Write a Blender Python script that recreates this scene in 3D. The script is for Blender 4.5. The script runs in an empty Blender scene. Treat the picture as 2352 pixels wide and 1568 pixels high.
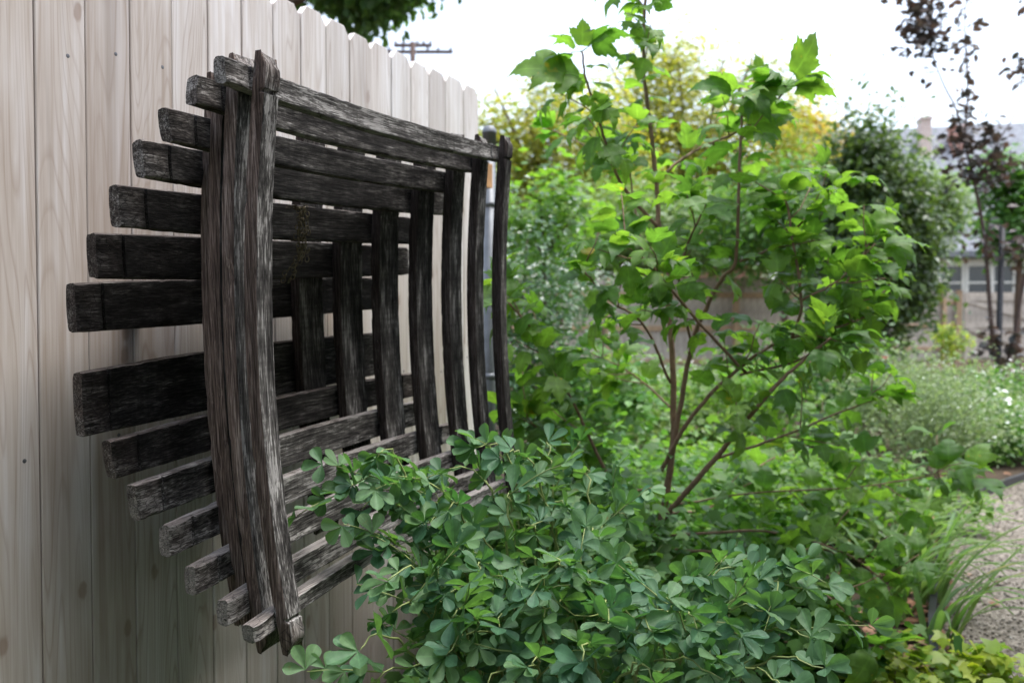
import bpy, bmesh, math, random
import numpy as np
from mathutils import Vector, Matrix, noise
random.seed(7); rng = np.random.default_rng(7)
R = math.radians
scn = bpy.context.scene
col = scn.collection

# ------------------------------------------------------------------ camera
D0, H = 1.31, 1.10                 # camera: metres from the fence face, metres above ground
TH, PITCH = R(23.54), R(1.5)
cam_d = bpy.data.cameras.new('camera'); cam = bpy.data.objects.new('camera', cam_d); col.objects.link(cam)
cam_d.sensor_width = 22.3; cam_d.lens = 18.0; cam_d.clip_start = .02; cam_d.clip_end = 2000
cam_d.dof.use_dof = True; cam_d.dof.focus_distance = 1.38; cam_d.dof.aperture_fstop = 2.5
FW = Vector((-math.sin(TH)*math.cos(PITCH), math.cos(TH)*math.cos(PITCH), -math.sin(PITCH)))
RT = Vector((math.cos(TH), math.sin(TH), 0)); UP = RT.cross(FW); C0 = Vector((D0, 0, H))
m = Matrix((RT, UP, -FW)).transposed().to_4x4(); m.translation = C0; cam.matrix_world = m
scn.camera = cam

# ------------------------------------------------------------------ light: bright overcast
SUN_EL, SUN_AZ = R(70), R(28)       # azimuth measured from +x (garden side) towards +y (along the fence)
w = bpy.data.worlds.new('World'); scn.world = w; w.use_nodes = True
nt = w.node_tree; bg = nt.nodes['Background']
sky = nt.nodes.new('ShaderNodeTexSky'); sky.sky_type = 'NISHITA'; sky.sun_disc = False
sky.sun_elevation = SUN_EL; sky.sun_rotation = R(90) - SUN_AZ
sky.air_density = 1.0; sky.dust_density = 1.6; sky.ozone_density = 1.0
bw = nt.nodes.new('ShaderNodeRGBToBW'); nt.links.new(sky.outputs[0], bw.inputs[0])
mx = nt.nodes.new('ShaderNodeMixRGB'); mx.inputs[0].default_value = .55
nt.links.new(sky.outputs[0], mx.inputs[1]); nt.links.new(bw.outputs[0], mx.inputs[2])
# overcast sky: brighter overhead than at the horizon, as under an even cloud deck
tcw = nt.nodes.new('ShaderNodeTexCoord'); sepw = nt.nodes.new('ShaderNodeSeparateXYZ'); nt.links.new(tcw.outputs['Generated'], sepw.inputs[0])
mr = nt.nodes.new('ShaderNodeMapRange'); mr.inputs[1].default_value = 0; mr.inputs[2].default_value = 1; mr.inputs[3].default_value = .60; mr.inputs[4].default_value = 1.80
nt.links.new(sepw.outputs[2], mr.inputs[0])
mg = nt.nodes.new('ShaderNodeMixRGB'); mg.blend_type = 'MULTIPLY'; mg.inputs[0].default_value = 1
nt.links.new(mx.outputs[0], mg.inputs[1]); nt.links.new(mr.outputs[0], mg.inputs[2]); nt.links.new(mg.outputs[0], bg.inputs[0]); bg.inputs[1].default_value = .15
sun_d = bpy.data.lights.new('sun', 'SUN'); sun = bpy.data.objects.new('sun', sun_d); col.objects.link(sun)
sun_d.energy = 1.0; sun_d.angle = R(32); sun_d.color = (1, .985, .96)
sd = Vector((math.cos(SUN_EL)*math.cos(SUN_AZ), math.cos(SUN_EL)*math.sin(SUN_AZ), math.sin(SUN_EL)))
sun.rotation_euler = sd.to_track_quat('Z', 'Y').to_euler()
scn.view_settings.view_transform = 'Standard'; scn.view_settings.look = 'None'
scn.view_settings.gamma = 1; scn.view_settings.exposure = 2.05
scn.view_settings.use_curve_mapping = False

# ------------------------------------------------------------------ helpers
F_ = 1898.0                          # focal length in pixels of a 2352 x 1568 view of the photograph
def ray(px, py): return FW + RT*((px-1176)/F_) - UP*((py-784)/F_)
def at(px, py, Z): return C0 + ray(px, py)*Z
def onx(px, py, x): r = ray(px, py); return C0 + r*((x-C0.x)/r.x)
def onground(px, py, z=0): r = ray(px, py); return C0 + r*((z-C0.z)/r.z)

def tag(o, label=None, cat=None, group=None, kind=None):
    if label: o['label'] = label
    if cat: o['category'] = cat
    if group: o['group'] = group
    if kind: o['kind'] = kind
    return o
def link(name, me, mat=None, parent=None):
    o = bpy.data.objects.new(name, me); col.objects.link(o)
    if mat is not None and me is not None and len(me.materials) == 0:
        for q in (mat if isinstance(mat, (list, tuple)) else [mat]): me.materials.append(q)
    if parent is not None: o.parent = parent
    return o
def empty(name, loc=(0, 0, 0)):
    o = bpy.data.objects.new(name, None); col.objects.link(o); o.location = loc; o.empty_display_size = .1
    return o
def pydata(name, v, f, smooth=False):
    me = bpy.data.meshes.new(name); me.from_pydata([tuple(q) for q in v], [], f); me.update()
    if smooth: me.polygons.foreach_set('use_smooth', [True]*len(me.polygons))
    return me
def rel(parent, v):                     # world points -> parent's local points (parents are only translated)
    l = parent.location if parent else Vector((0, 0, 0))
    return [Vector(q)-Vector(l) for q in v]

class MB:
    def __init__(s): s.v = []; s.f = []
    def box(s, a, b, M=None):
        n = len(s.v); a = Vector(a); b = Vector(b)
        P = [Vector((x, y, z)) for x in (a.x, b.x) for y in (a.y, b.y) for z in (a.z, b.z)]
        if M: P = [M @ p for p in P]
        s.v += P
        s.f += [tuple(n+i for i in q) for q in ((0,1,3,2),(4,6,7,5),(0,4,5,1),(2,3,7,6),(0,2,6,4),(1,5,7,3))]
        return s
    def tube(s, pts, rad, n=7, cap=True):
        pts = [Vector(p) for p in pts]; k0 = len(s.v); K = len(pts)
        if not hasattr(rad, '__len__'): rad = [rad]*K
        prev = None
        for i, p in enumerate(pts):
            t = (pts[min(i+1, K-1)]-pts[max(i-1, 0)]); t = t.normalized() if t.length > 1e-9 else Vector((0, 0, 1))
            if prev is None: u = t.orthogonal().normalized()
            else: u = (prev-t*prev.dot(t)); u = u.normalized() if u.length > 1e-6 else t.orthogonal().normalized()
            prev = u; w_ = t.cross(u)
            for j in range(n):
                a = 2*math.pi*j/n; s.v.append(p+(u*math.cos(a)+w_*math.sin(a))*rad[i])
        for i in range(K-1):
            for j in range(n):
                a = k0+i*n+j; b = k0+i*n+(j+1) % n; s.f.append((a, b, b+n, a+n))
        if cap:
            s.f.append(tuple(k0+j for j in reversed(range(n)))); s.f.append(tuple(k0+(K-1)*n+j for j in range(n)))
        return s
    def lathe(s, prof, c=(0, 0, 0), n=20):
        k0 = len(s.v); c = Vector(c)
        for r, z in prof:
            for j in range(n):
                a = 2*math.pi*j/n; s.v.append(c+Vector((r*math.cos(a), r*math.sin(a), z)))
        for i in range(len(prof)-1):
            for j in range(n):
                a = k0+i*n+j; b = k0+i*n+(j+1) % n; s.f.append((a, b, b+n, a+n))
        s.f.append(tuple(k0+(len(prof)-1)*n+j for j in range(n))); s.f.append(tuple(k0+j for j in reversed(range(n))))
        return s
    def build(s, name, mat, parent=None, smooth=False, bevel=0):
        me = pydata(name, rel(parent, s.v), s.f, smooth)
        o = link(name, me, mat, parent)
        if bevel:
            b = o.modifiers.new('b', 'BEVEL'); b.width = bevel; b.segments = 2; b.limit_method = 'ANGLE'
        return o

def smoothpath(pts, n=6):               # Catmull-Rom through the points
    P = [Vector(p) for p in pts]; P = [P[0]*2-P[1]]+P+[P[-1]*2-P[-2]]; out = []
    for i in range(1, len(P)-2):
        for k in range(n):
            t = k/n; a, b, c, d = P[i-1], P[i], P[i+1], P[i+2]
            out.append(.5*((2*b)+(c-a)*t+(2*a-5*b+4*c-d)*t*t+(3*b-a-3*c+d)*t**3))
    out.append(P[-2]); return out

# ------------------------------------------------------------------ materials
class NM:
    def __init__(s, name):
        s.m = bpy.data.materials.new(name); s.m.use_nodes = True; s.t = s.m.node_tree
        s.b = s.t.nodes['Principled BSDF']; s.out = s.t.nodes['Material Output']
    def n(s, typ, **kw):
        x = s.t.nodes.new(typ)
        for k, v in kw.items(): setattr(x, k, v)
        return x
    def l(s, a, b): s.t.links.new(a, b)
    def coords(s, scale=(1, 1, 1), kind='Object', rnd=0):
        tc = s.n('ShaderNodeTexCoord'); mp = s.n('ShaderNodeMapping'); mp.inputs['Scale'].default_value = scale
        src = tc.outputs[kind]
        if rnd:
            oi = s.n('ShaderNodeObjectInfo'); ml = s.n('ShaderNodeMath', operation='MULTIPLY'); ml.inputs[1].default_value = rnd
            s.l(oi.outputs['Random'], ml.inputs[0]); ad = s.n('ShaderNodeVectorMath', operation='ADD')
            s.l(src, ad.inputs[0]); s.l(ml.outputs[0], ad.inputs[1]); src = ad.outputs[0]
        s.l(src, mp.inputs['Vector']); return mp.outputs[0]
    def noise(s, vec, scale=5, detail=4, rough=.55, dist=0):
        x = s.n('ShaderNodeTexNoise'); x.inputs['Scale'].default_value = scale; x.inputs['Detail'].default_value = detail
        x.inputs['Roughness'].default_value = rough; x.inputs['Distortion'].default_value = dist
        if vec is not None: s.l(vec, x.inputs['Vector'])
        return x.outputs['Fac']
    def ramp(s, fac, stops):
        x = s.n('ShaderNodeValToRGB'); e = x.color_ramp.elements
        while len(e) < len(stops): e.new(.5)
        for i, (p, c) in enumerate(stops):
            e[i].position = p; e[i].color = (c, c, c, 1) if not hasattr(c, '__len__') else (*c, 1)
        s.l(fac, x.inputs[0]); return x.outputs[0]
    def mix(s, fac, a, b, mode='MIX'):
        x = s.n('ShaderNodeMixRGB', blend_type=mode)
        for i, q in ((0, fac), (1, a), (2, b)):
            if hasattr(q, 'default_value') and hasattr(q, 'is_output'): s.l(q, x.inputs[i])
            elif i == 0: x.inputs[0].default_value = q
            else: x.inputs[i].default_value = (*q, 1) if hasattr(q, '__len__') else (q, q, q, 1)
        return x.outputs[0]
    def math(s, op, a, b=0):
        x = s.n('ShaderNodeMath', operation=op)
        for i, q in ((0, a), (1, b)):
            if hasattr(q, 'is_output'): s.l(q, x.inputs[i])
            else: x.inputs[i].default_value = q
        return x.outputs[0]
    def bump(s, h, strength=.3, dist=.01):
        x = s.n('ShaderNodeBump'); x.inputs['Strength'].default_value = strength; x.inputs['Distance'].default_value = dist
        s.l(h, x.inputs['Height']); s.l(x.outputs[0], s.b.inputs['Normal']); return x.outputs[0]
    def base(s, c, rough=.7, spec=.3, metal=0):
        if hasattr(c, 'is_output'): s.l(c, s.b.inputs['Base Color'])
        else: s.b.inputs['Base Color'].default_value = (*c, 1)
        s.b.inputs['Roughness'].default_value = rough; s.b.inputs['Specular IOR Level'].default_value = spec
        s.b.inputs['Metallic'].default_value = metal
        return s.m
def flat(name, c, rough=.7, spec=.3, metal=0, var=.25, scale=8, bump=.1):
    k = NM(name); v = k.coords(); n_ = k.noise(v, scale, 5)
    f = k.ramp(n_, [(.3, 1-var), (.7, 1+var*.4)]); k.bump(n_, bump, .01)
    return k.base(k.mix(1, c, f, 'MULTIPLY'), rough, spec, metal)

def leaf_mat(name, c1, c2, trans=.4, tcol=None, rough=.45, spec=.4, spot=None, spotamt=.62, spotscale=14, vein=False, vcol=1.25):
    k = NM(name)
    at_ = k.n('ShaderNodeAttribute', attribute_name='rnd'); oi = k.n('ShaderNodeObjectInfo')
    rn = k.math('FRACT', k.math('ADD', at_.outputs['Fac'], oi.outputs['Random']))
    c = k.mix(rn, c1, c2)
    vec = k.coords(rnd=20)
    n_ = k.noise(vec, spotscale, 3)
    c = k.mix(1, c, k.ramp(n_, [(.3, .78), (.7, 1.15)]), 'MULTIPLY')
    if vein:
        va = k.n('ShaderNodeAttribute', attribute_name='vein')
        c = k.mix(1, c, k.ramp(va.outputs['Fac'], [(.0, 1.0), (.75, 1.0), (1.0, vcol)]), 'MULTIPLY')
    if spot:
        n2 = k.noise(vec, spotscale*.7, 4)
        r2 = k.math('MULTIPLY', k.math('SUBTRACT', k.math('ADD', n2, k.math('MULTIPLY', rn, .22)), spotamt), 9)
        cl = k.n('ShaderNodeClamp'); k.l(r2, cl.inputs[0]); c = k.mix(cl.outputs[0], c, spot)
    k.base(c, rough, spec)
    bm = k.noise(vec, 60, 2); k.bump(bm, .12, .004)
    tr = k.n('ShaderNodeBsdfTranslucent')
    tc = k.mix(1, c, tcol or (1.9, 2.0, .9), 'MULTIPLY'); k.l(tc, tr.inputs[0])
    ms = k.n('ShaderNodeMixShader'); ms.inputs[0].default_value = trans
    k.l(k.b.outputs[0], ms.inputs[1]); k.l(tr.outputs[0], ms.inputs[2]); k.l(ms.outputs[0], k.out.inputs[0])
    return k.m

# weathered barrel oak. obj.color: R = silvering and painted overhang shade, G = brownness
def stave_mat(name):
    k = NM(name)
    oi = k.n('ShaderNodeObjectInfo'); sep = k.n('ShaderNodeSeparateColor'); k.l(oi.outputs['Color'], sep.inputs[0])
    silver_shade, brown = sep.outputs[0], sep.outputs[1]
    g = k.noise(k.coords((3.5, 230, 230), rnd=9), 1, 5, .62)               # fibres along the stave
    g2 = k.noise(k.coords((22, 520, 520), rnd=5), 1, 4, .6)
    p = k.noise(k.coords((9, 34, 34), rnd=13), 1, 7, .66)                  # patches of dark weathering
    saw = k.noise(k.coords((120, 10, 10), rnd=17), 1, 2, .5)               # faint saw marks across
    edge = k.n('ShaderNodeAttribute', attribute_name='edge').outputs['Fac']
    tip = k.n('ShaderNodeAttribute', attribute_name='tip').outputs['Fac']
    f = k.math('ADD', k.math('ADD', k.math('MULTIPLY', g, .50), k.math('MULTIPLY', g2, .38)), k.math('MULTIPLY', p, .75))
    f = k.math('ADD', f, k.math('MULTIPLY', k.math('SUBTRACT', saw, .5), .10))
    f = k.math('ADD', f, k.math('MULTIPLY', k.math('SUBTRACT', silver_shade, .5), .50))
    f = k.math('ADD', f, k.math('MULTIPLY', tip, .055))
    f = k.math('ADD', f, k.math('MULTIPLY', edge, k.math('MULTIPLY', k.math('SUBTRACT', sep.outputs[2], .5), .4)))
    dark = k.ramp(f, [(.69, (.013, .0115, .0105)), (.83, (.034, .031, .0285)), (.97, (.115, .107, .099)), (1.16, (.27, .257, .242))])
    br = k.ramp(k.math('ADD', k.math('MULTIPLY', g, .65), k.math('MULTIPLY', g2, .40)), [(.34, (.027, .0185, .0145)), (.52, (.084, .058, .047)), (.70, (.20, .155, .132))])
    bf = k.math('MULTIPLY', brown, k.math('ADD', k.math('MULTIPLY', edge, .9), k.math('MULTIPLY', tip, .45)))
    c = k.mix(bf, dark, br)
    c = k.mix(1, c, k.ramp(g2, [(.36, .58), (.64, 1.35)]), 'MULTIPLY')
    c = k.mix(1, c, k.ramp(k.noise(k.coords((6, 60, 60), rnd=41), 1, 3, .6), [(.30, .62), (.70, 1.3)]), 'MULTIPLY')
    # moss / lichen speckle
    ls = k.noise(k.coords((55, 90, 90), rnd=3), 1, 4, .7); lf = k.ramp(ls, [(.70, 0.), (.75, 1.)])
    c = k.mix(k.math('MULTIPLY', lf, .4), c, (.30, .27, .18))
    # checking at the stave ends
    wv = k.n('ShaderNodeTexVoronoi', feature='DISTANCE_TO_EDGE'); wv.inputs['Scale'].default_value = 1
    k.l(k.coords((45, 95, 60), rnd=7), wv.inputs['Vector'])
    cr = k.ramp(wv.outputs['Distance'], [(.0, 0.), (.05, 1.)])
    crf = k.math('MULTIPLY', k.math('SUBTRACT', 1, cr), k.math('MULTIPLY', tip, k.ramp(p, [(.40, .2), (.60, .9)])))
    # long drying splits along the fibres
    sp_ = k.ramp(k.noise(k.coords((2.2, 95, 95), rnd=29), 1, 3, .5), [(.70, 0.), (.73, .85)])
    c = k.mix(k.math('MAXIMUM', crf, sp_), c, (.006, .005, .005))
    h = k.math('SUBTRACT', k.math('ADD', k.math('MULTIPLY', g, .8), k.math('MULTIPLY', g2, .6)), k.math('MULTIPLY', k.math('MAXIMUM', crf, sp_), .5))
    k.bump(h, .7, .0016)
    return k.base(c, .9, .15)
M_STAVE = stave_mat('weathered_oak')

def board_mat():
    k = NM('whitewashed_board')
    v = k.coords((1, 1, 1), rnd=37)
    # growth rings: contour lines of a long smooth field, as flat-sawn figure shows
    fld = k.noise(k.coords((11, 11, .75), rnd=37), 1, 1.5, .45)
    fr = k.math('FRACT', k.math('MULTIPLY', fld, 30))
    ring = k.ramp(fr, [(.0, .0), (.10, .75), (.75, 1.), (1., 0.)])
    fib = k.noise(k.coords((90, 90, 2.2), rnd=11), 1, 6, .6)
    pat = k.noise(k.coords((7, 7, 1.6), rnd=23), 1, 4, .6)
    c = k.ramp(k.math('ADD', k.math('MULTIPLY', fib, .55), k.math('MULTIPLY', pat, .5)), [(.34, (.345, .275, .22)), (.50, (.515, .46, .415)), (.68, (.655, .63, .625))])
    amt = k.ramp(k.noise(k.coords((5, 5, .5), rnd=83), 1, 1), [(.36, .14), (.60, .80)])
    c = k.mix(k.math('MULTIPLY', k.math('SUBTRACT', 1, ring), amt), c, (.34, .265, .215))
    # grey-brown stains that run down
    st = k.noise(k.coords((26, 26, 1.1), rnd=51), 1, 3, .5)
    c = k.mix(k.ramp(st, [(.56, 0.), (.74, .6)]), c, (.33, .285, .25))
    # knots
    sx = k.n('ShaderNodeSeparateXYZ'); k.l(k.coords((1, 1, 1), rnd=71), sx.inputs[0])
    nzk = k.noise(v, 45, 2); wb = k.math('MULTIPLY', k.math('SUBTRACT', nzk, .5), .12)
    cx = k.n('ShaderNodeCombineXYZ'); k.l(k.math('ADD', k.math('MULTIPLY', sx.outputs[1], 15), wb), cx.inputs[0]); k.l(k.math('ADD', k.math('MULTIPLY', sx.outputs[2], 7.5), wb), cx.inputs[1])
    vo = k.n('ShaderNodeTexVoronoi', feature='F1', voronoi_dimensions='2D'); vo.inputs['Scale'].default_value = 1; k.l(cx.outputs[0], vo.inputs['Vector'])
    sc = k.n('ShaderNodeSeparateColor'); k.l(vo.outputs['Color'], sc.inputs[0])
    kd = k.math('ADD', vo.outputs['Distance'], k.ramp(sc.outputs[0], [(.80, 1.), (.82, 0.)]))
    halo = k.ramp(kd, [(.10, 1.), (.40, 0.)]); core = k.ramp(kd, [(.09, 1.), (.15, 0.)])
    c = k.mix(k.math('MULTIPLY', halo, .3), c, (.38, .30, .25)); c = k.mix(k.math('MULTIPLY', core, .6), c, (.24, .16, .115))
    # each board its own tone
    oi = k.n('ShaderNodeObjectInfo'); c = k.mix(1, c, k.ramp(oi.outputs['Random'], [(0, (.78, .745, .72)), (.5, (.95, .94, .93)), (1, (1.06, 1.06, 1.07))]), 'MULTIPLY')
    h = k.math('ADD', k.math('MULTIPLY', fib, .5), k.math('MULTIPLY', ring, .12)); k.bump(k.math('SUBTRACT', h, k.math('MULTIPLY', core, .4)), .22, .0022)
    return k.base(c, .40, .75)
M_BOARD = board_mat()
M_NAIL = flat('nail_steel', (.16, .16, .17), .5, .5, .6)
M_GALV = flat('galvanised_steel', (.13, .137, .145), .5, .5, .35, .2, 30, .05)
M_RAIL = flat('raw_rail_wood', (.42, .23, .10), .75, .2, 0, .3, 20, .3)
M_OLDFENCE = flat('grey_fence_wood', (.44, .385, .32), .85, .2, 0, .35, 6, .2)
M_OLDRAIL = flat('tan_rail_wood', (.42, .29, .18), .85, .2, 0, .3, 6, .2)
M_TRIM = flat('cream_trim', (.74, .72, .64), .6, .3, 0, .1)
M_GLASS = flat('window_glass', (.05, .06, .07), .12, .6, 0, .2)
M_BARK = flat('brown_bark', (.13, .085, .06), .85, .2, 0, .4, 40, .4)
M_STEM = flat('viburnum_stem', (.24, .15, .095), .7, .3, 0, .35, 60, .3)
M_TWIG = flat('dark_twig', (.09, .06, .05), .8, .2, 0, .4, 60, .3)
M_GSTEM = flat('green_stem', (.25, .30, .10), .55, .4, 0, .25, 40, .1)
M_BLACK = flat('black_plastic', (.02, .02, .022), .55, .4, 0, .2)

def siding():
    k = NM('sage_siding'); v = k.coords()
    wv = k.n('ShaderNodeTexWave', wave_type='BANDS', bands_direction='Z', wave_profile='SAW'); wv.inputs['Scale'].default_value = 1.3; k.l(v, wv.inputs['Vector'])
    c = k.mix(k.ramp(wv.outputs['Fac'], [(.0, .6), (.1, 0.)]), (.46, .52, .46), (.32, .36, .32)); k.bump(wv.outputs['Fac'], .4, .02)
    return k.base(c, .7, .2)
def shingle():
    k = NM('grey_shingle'); v = k.coords()
    br = k.n('ShaderNodeTexBrick'); br.inputs['Scale'].default_value = 3; br.inputs['Color1'].default_value = (.17, .178, .195, 1)
    br.inputs['Color2'].default_value = (.23, .24, .26, 1); br.inputs['Mortar'].default_value = (.12, .12, .13, 1); br.inputs['Mortar Size'].default_value = .012
    k.l(v, br.inputs['Vector']); return k.base(br.outputs['Color'], .85, .2)
def brick(name, c1, c2, mo, s=4):
    k = NM(name); br = k.n('ShaderNodeTexBrick'); br.inputs['Scale'].default_value = s
    br.inputs['Color1'].default_value = (*c1, 1); br.inputs['Color2'].default_value = (*c2, 1); br.inputs['Mortar'].default_value = (*mo, 1)
    br.inputs['Mortar Size'].default_value = .03
    tc = k.n('ShaderNodeTexCoord'); rt_ = k.n('ShaderNodeMapping'); rt_.inputs['Rotation'].default_value = (R(90), 0, 0)
    k.l(tc.outputs['Object'], rt_.inputs[0]); k.l(rt_.outputs[0], br.inputs['Vector']); return k.base(br.outputs['Color'], .85, .2)
M_SIDING, M_SHINGLE = siding(), shingle()
M_BRICK1 = brick('pink_brick', (.52, .37, .31), (.58, .44, .38), (.6, .55, .5))
M_BRICK2 = brick('red_brick', (.36, .13, .09), (.42, .17, .12), (.5, .42, .36))
M_WHITE = flat('white_petal', (.80, .80, .76), .6, .3, 0, .1)
M_RED = flat('red_petal', (.65, .03, .02), .5, .3, 0, .2)

def soil():
    k = NM('garden_soil'); v = k.coords(); a = k.noise(v, 1.6, 8, .65); b = k.noise(v, 26, 6, .7)
    c = k.ramp(k.math('ADD', k.math('MULTIPLY', a, .5), k.math('MULTIPLY', b, .5)), [(.35, (.03, .022, .016)), (.52, (.085, .062, .043)), (.68, (.17, .125, .09))])
    k.bump(b, .9, .05); return k.base(c, .95, .1)
def gravel():
    k = NM('gravel'); v = k.coords(); vo = k.n('ShaderNodeTexVoronoi', feature='F1'); vo.inputs['Scale'].default_value = 85; k.l(v, vo.inputs['Vector'])
    c = k.ramp(k.math('ADD', k.math('MULTIPLY', vo.outputs['Color'], .75), k.math('MULTIPLY', k.noise(v, 3, 4), .3)), [(.2, (.08, .067, .050)), (.5, (.20, .172, .137)), (.85, (.33, .29, .24))])
    k.bump(k.math('SUBTRACT', 1, vo.outputs['Distance']), .9, .012); return k.base(c, .9, .15)
def pebble():
    k = NM('pebble'); at_ = k.n('ShaderNodeAttribute', attribute_name='rnd')
    c = k.ramp(at_.outputs['Fac'], [(.0, (.07, .060, .047)), (.35, (.18, .154, .124)), (.7, (.285, .25, .208)), (1, (.44, .405, .355))]); return k.base(c, .85, .2)
M_SOIL, M_GRAVEL, M_PEBBLE = soil(), gravel(), pebble()

# foliage
L_VIB = leaf_mat('viburnum_leaf', (.074, .170, .036), (.145, .255, .046), .54, (1.85, 1.9, .75), .5, .38, (.42, .30, .03), .84, 4.5, True, 1.35)
L_BAP = leaf_mat('baptisia_leaf', (.054, .135, .070), (.120, .212, .088), .36, (1.6, 1.9, .6), .55, .32, (.16, .12, .04), .86, 5, True, 1.25)
L_LOCUST = leaf_mat('locust_leaf', (.18, .24, .05), (.38, .35, .06), .55, (1.4, 1.4, .7))
L_GREYGRN = leaf_mat('greygreen_leaf', (.10, .17, .06), (.20, .27, .10), .45, (1.6, 1.7, .9))
L_GOLD = leaf_mat('gold_leaf', (.36, .27, .03), (.50, .38, .05), .45, (1.4, 1.3, .6))
L_DARK = leaf_mat('dark_holly_leaf', (.025, .075, .022), (.065, .135, .035), .25, None, .28, .6)
L_OLIVE = leaf_mat('olive_leaf', (.040, .080, .024), (.105, .155, .046), .33, None, .35, .5)
L_BRIGHT = leaf_mat('bright_leaf', (.080, .185, .034), (.155, .26, .048), .48, (1.7, 1.8, .7))
L_MID = leaf_mat('mid_leaf', (.05, .14, .03), (.12, .23, .05), .42, (1.8, 1.9, .8))
L_PURPLE = leaf_mat('purple_leaf', (.03, .036, .034), (.075, .048, .036), .3, (1.8, 1.5, 1.2))
L_GREY = leaf_mat('feathery_leaf', (.16, .22, .10), (.26, .33, .16), .4, (1.4, 1.5, 1.))
L_YELLOW = leaf_mat('yellow_leaf', (.15, .28, .04), (.36, .41, .05), .45, (1.5, 1.5, .6))
L_STRAP = leaf_mat('strap_leaf', (.10, .20, .055), (.22, .31, .11), .45, (1.5, 1.6, .8), .4, .4, (.36, .30, .12), .80, 6)
L_LITTER = leaf_mat('fallen_leaf', (.20, .085, .04), (.42, .24, .15), .15, (1.2, 1., .8), .7, .2)
L_OVER = leaf_mat('overhead_leaf', (.045, .105, .035), (.10, .18, .05), .45, (1.6, 1.8, .7))

# ------------------------------------------------------------------ the ground
g = pydata('ground', [(-60, -20, 0), (90, -20, 0), (90, 140, 0), (-60, 140, 0)], [(0, 1, 2, 3)])
tag(link('ground', g, M_SOIL), kind='structure')
edge_px = [(2420, 1082), (2352, 1106), (2280, 1132), (2205, 1172), (2168, 1250), (2150, 1350), (2140, 1470), (2165, 1620), (2240, 1800)]
edge = [onground(*p) for p in edge_px]
edge_s = smoothpath(edge, 6)
right_off = Vector((1.7, .2, 0))
pv = []; pf = []
for p in edge_s: pv += [Vector((p.x, p.y, .006)), Vector((p.x, p.y, .006))+right_off]
for i in range(len(edge_s)-1): pf.append((2*i, 2*i+2, 2*i+3, 2*i+1))
tag(link('gravel_path', pydata('gravel_path', pv, pf), M_GRAVEL), kind='structure')

# template scatter: many copies of one small shape as one mesh
def scatter(name, tv, tf, pos, X, Y, Z, size, mat, parent=None, smooth=False):
    tv = np.asarray(tv, float); n = len(pos); k = len(tv)
    pos = np.asarray(pos); size = np.asarray(size).reshape(-1, 1, 1)
    V = pos[:, None, :]+size*(tv[None, :, 0:1]*X[:, None, :]+tv[None, :, 1:2]*Y[:, None, :]+tv[None, :, 2:3]*Z[:, None, :])
    if parent is not None: V = V-np.array(parent.location)[None, None, :]
    V = V.reshape(-1, 3)
    lt = np.array([len(f) for f in tf]); flat_ = np.concatenate([np.array(f) for f in tf])
    loops = (flat_[None, :]+(np.arange(n)*k)[:, None]).ravel()
    tot = np.tile(lt, n); start = np.concatenate([[0], np.cumsum(tot)[:-1]])
    me = bpy.data.meshes.new(name); me.vertices.add(len(V)); me.vertices.foreach_set('co', V.ravel())
    me.loops.add(len(loops)); me.loops.foreach_set('vertex_index', loops.astype(np.int32))
    me.polygons.add(len(tot)); me.polygons.foreach_set('loop_start', start.astype(np.int32)); me.polygons.foreach_set('loop_total', tot.astype(np.int32))
    if smooth: me.polygons.foreach_set('use_smooth', np.ones(len(tot), bool))
    me.update(calc_edges=True)
    a = me.attributes.new('rnd', 'FLOAT', 'FACE'); a.data.foreach_set('value', np.repeat(rng.random(n), len(tf)).astype(np.float32))
    me.validate()
    return link(name, me, mat, parent)
def unit(a): return a/np.maximum(np.linalg.norm(a, axis=1, keepdims=True), 1e-9)
def frames(n, up=.6, out=None, outw=0):         # leaf frames: normals biased upward / outward
    Zv = rng.normal(size=(n, 3)); Zv[:, 2] = np.abs(Zv[:, 2]); Zv = unit(Zv)*(1-up)+np.array([0, 0, up])
    if out is not None: Zv = Zv+outw*out
    Zv = unit(Zv); Yv = rng.normal(size=(n, 3))
    if out is not None: Yv = Yv+out*.8
    Yv[:, 2] -= .25
    Yv = unit(Yv-Zv*np.sum(Yv*Zv, axis=1, keepdims=True)); return np.cross(Yv, Zv), Yv, Zv
LEAF_T = ([(0, 0, 0), (.30, .40, .05), (.22, .72, .02), (0, 1, -.10), (-.22, .72, .02), (-.30, .40, .05), (0, .45, -.03)],
          [(0, 1, 6), (6, 1, 2), (6, 2, 3), (6, 3, 4), (6, 4, 5), (6, 5, 0)])
LEAF_Q = ([(0, 0, 0), (.28, .5, .06), (0, 1, -.06), (-.28, .5, .06)], [(0, 1, 2), (0, 2, 3)])
LEAF_L = ([(0, 0, 0), (.42, .22, .03), (.52, .55, -.02), (.25, .55, .03), (0, 1.02, -.1), (-.25, .55, .03), (-.52, .55, -.02), (-.42, .22, .03)],
          [(0, 1, 3), (1, 2, 3), (0, 3, 5), (3, 4, 5), (0, 5, 7), (5, 6, 7)])

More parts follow.
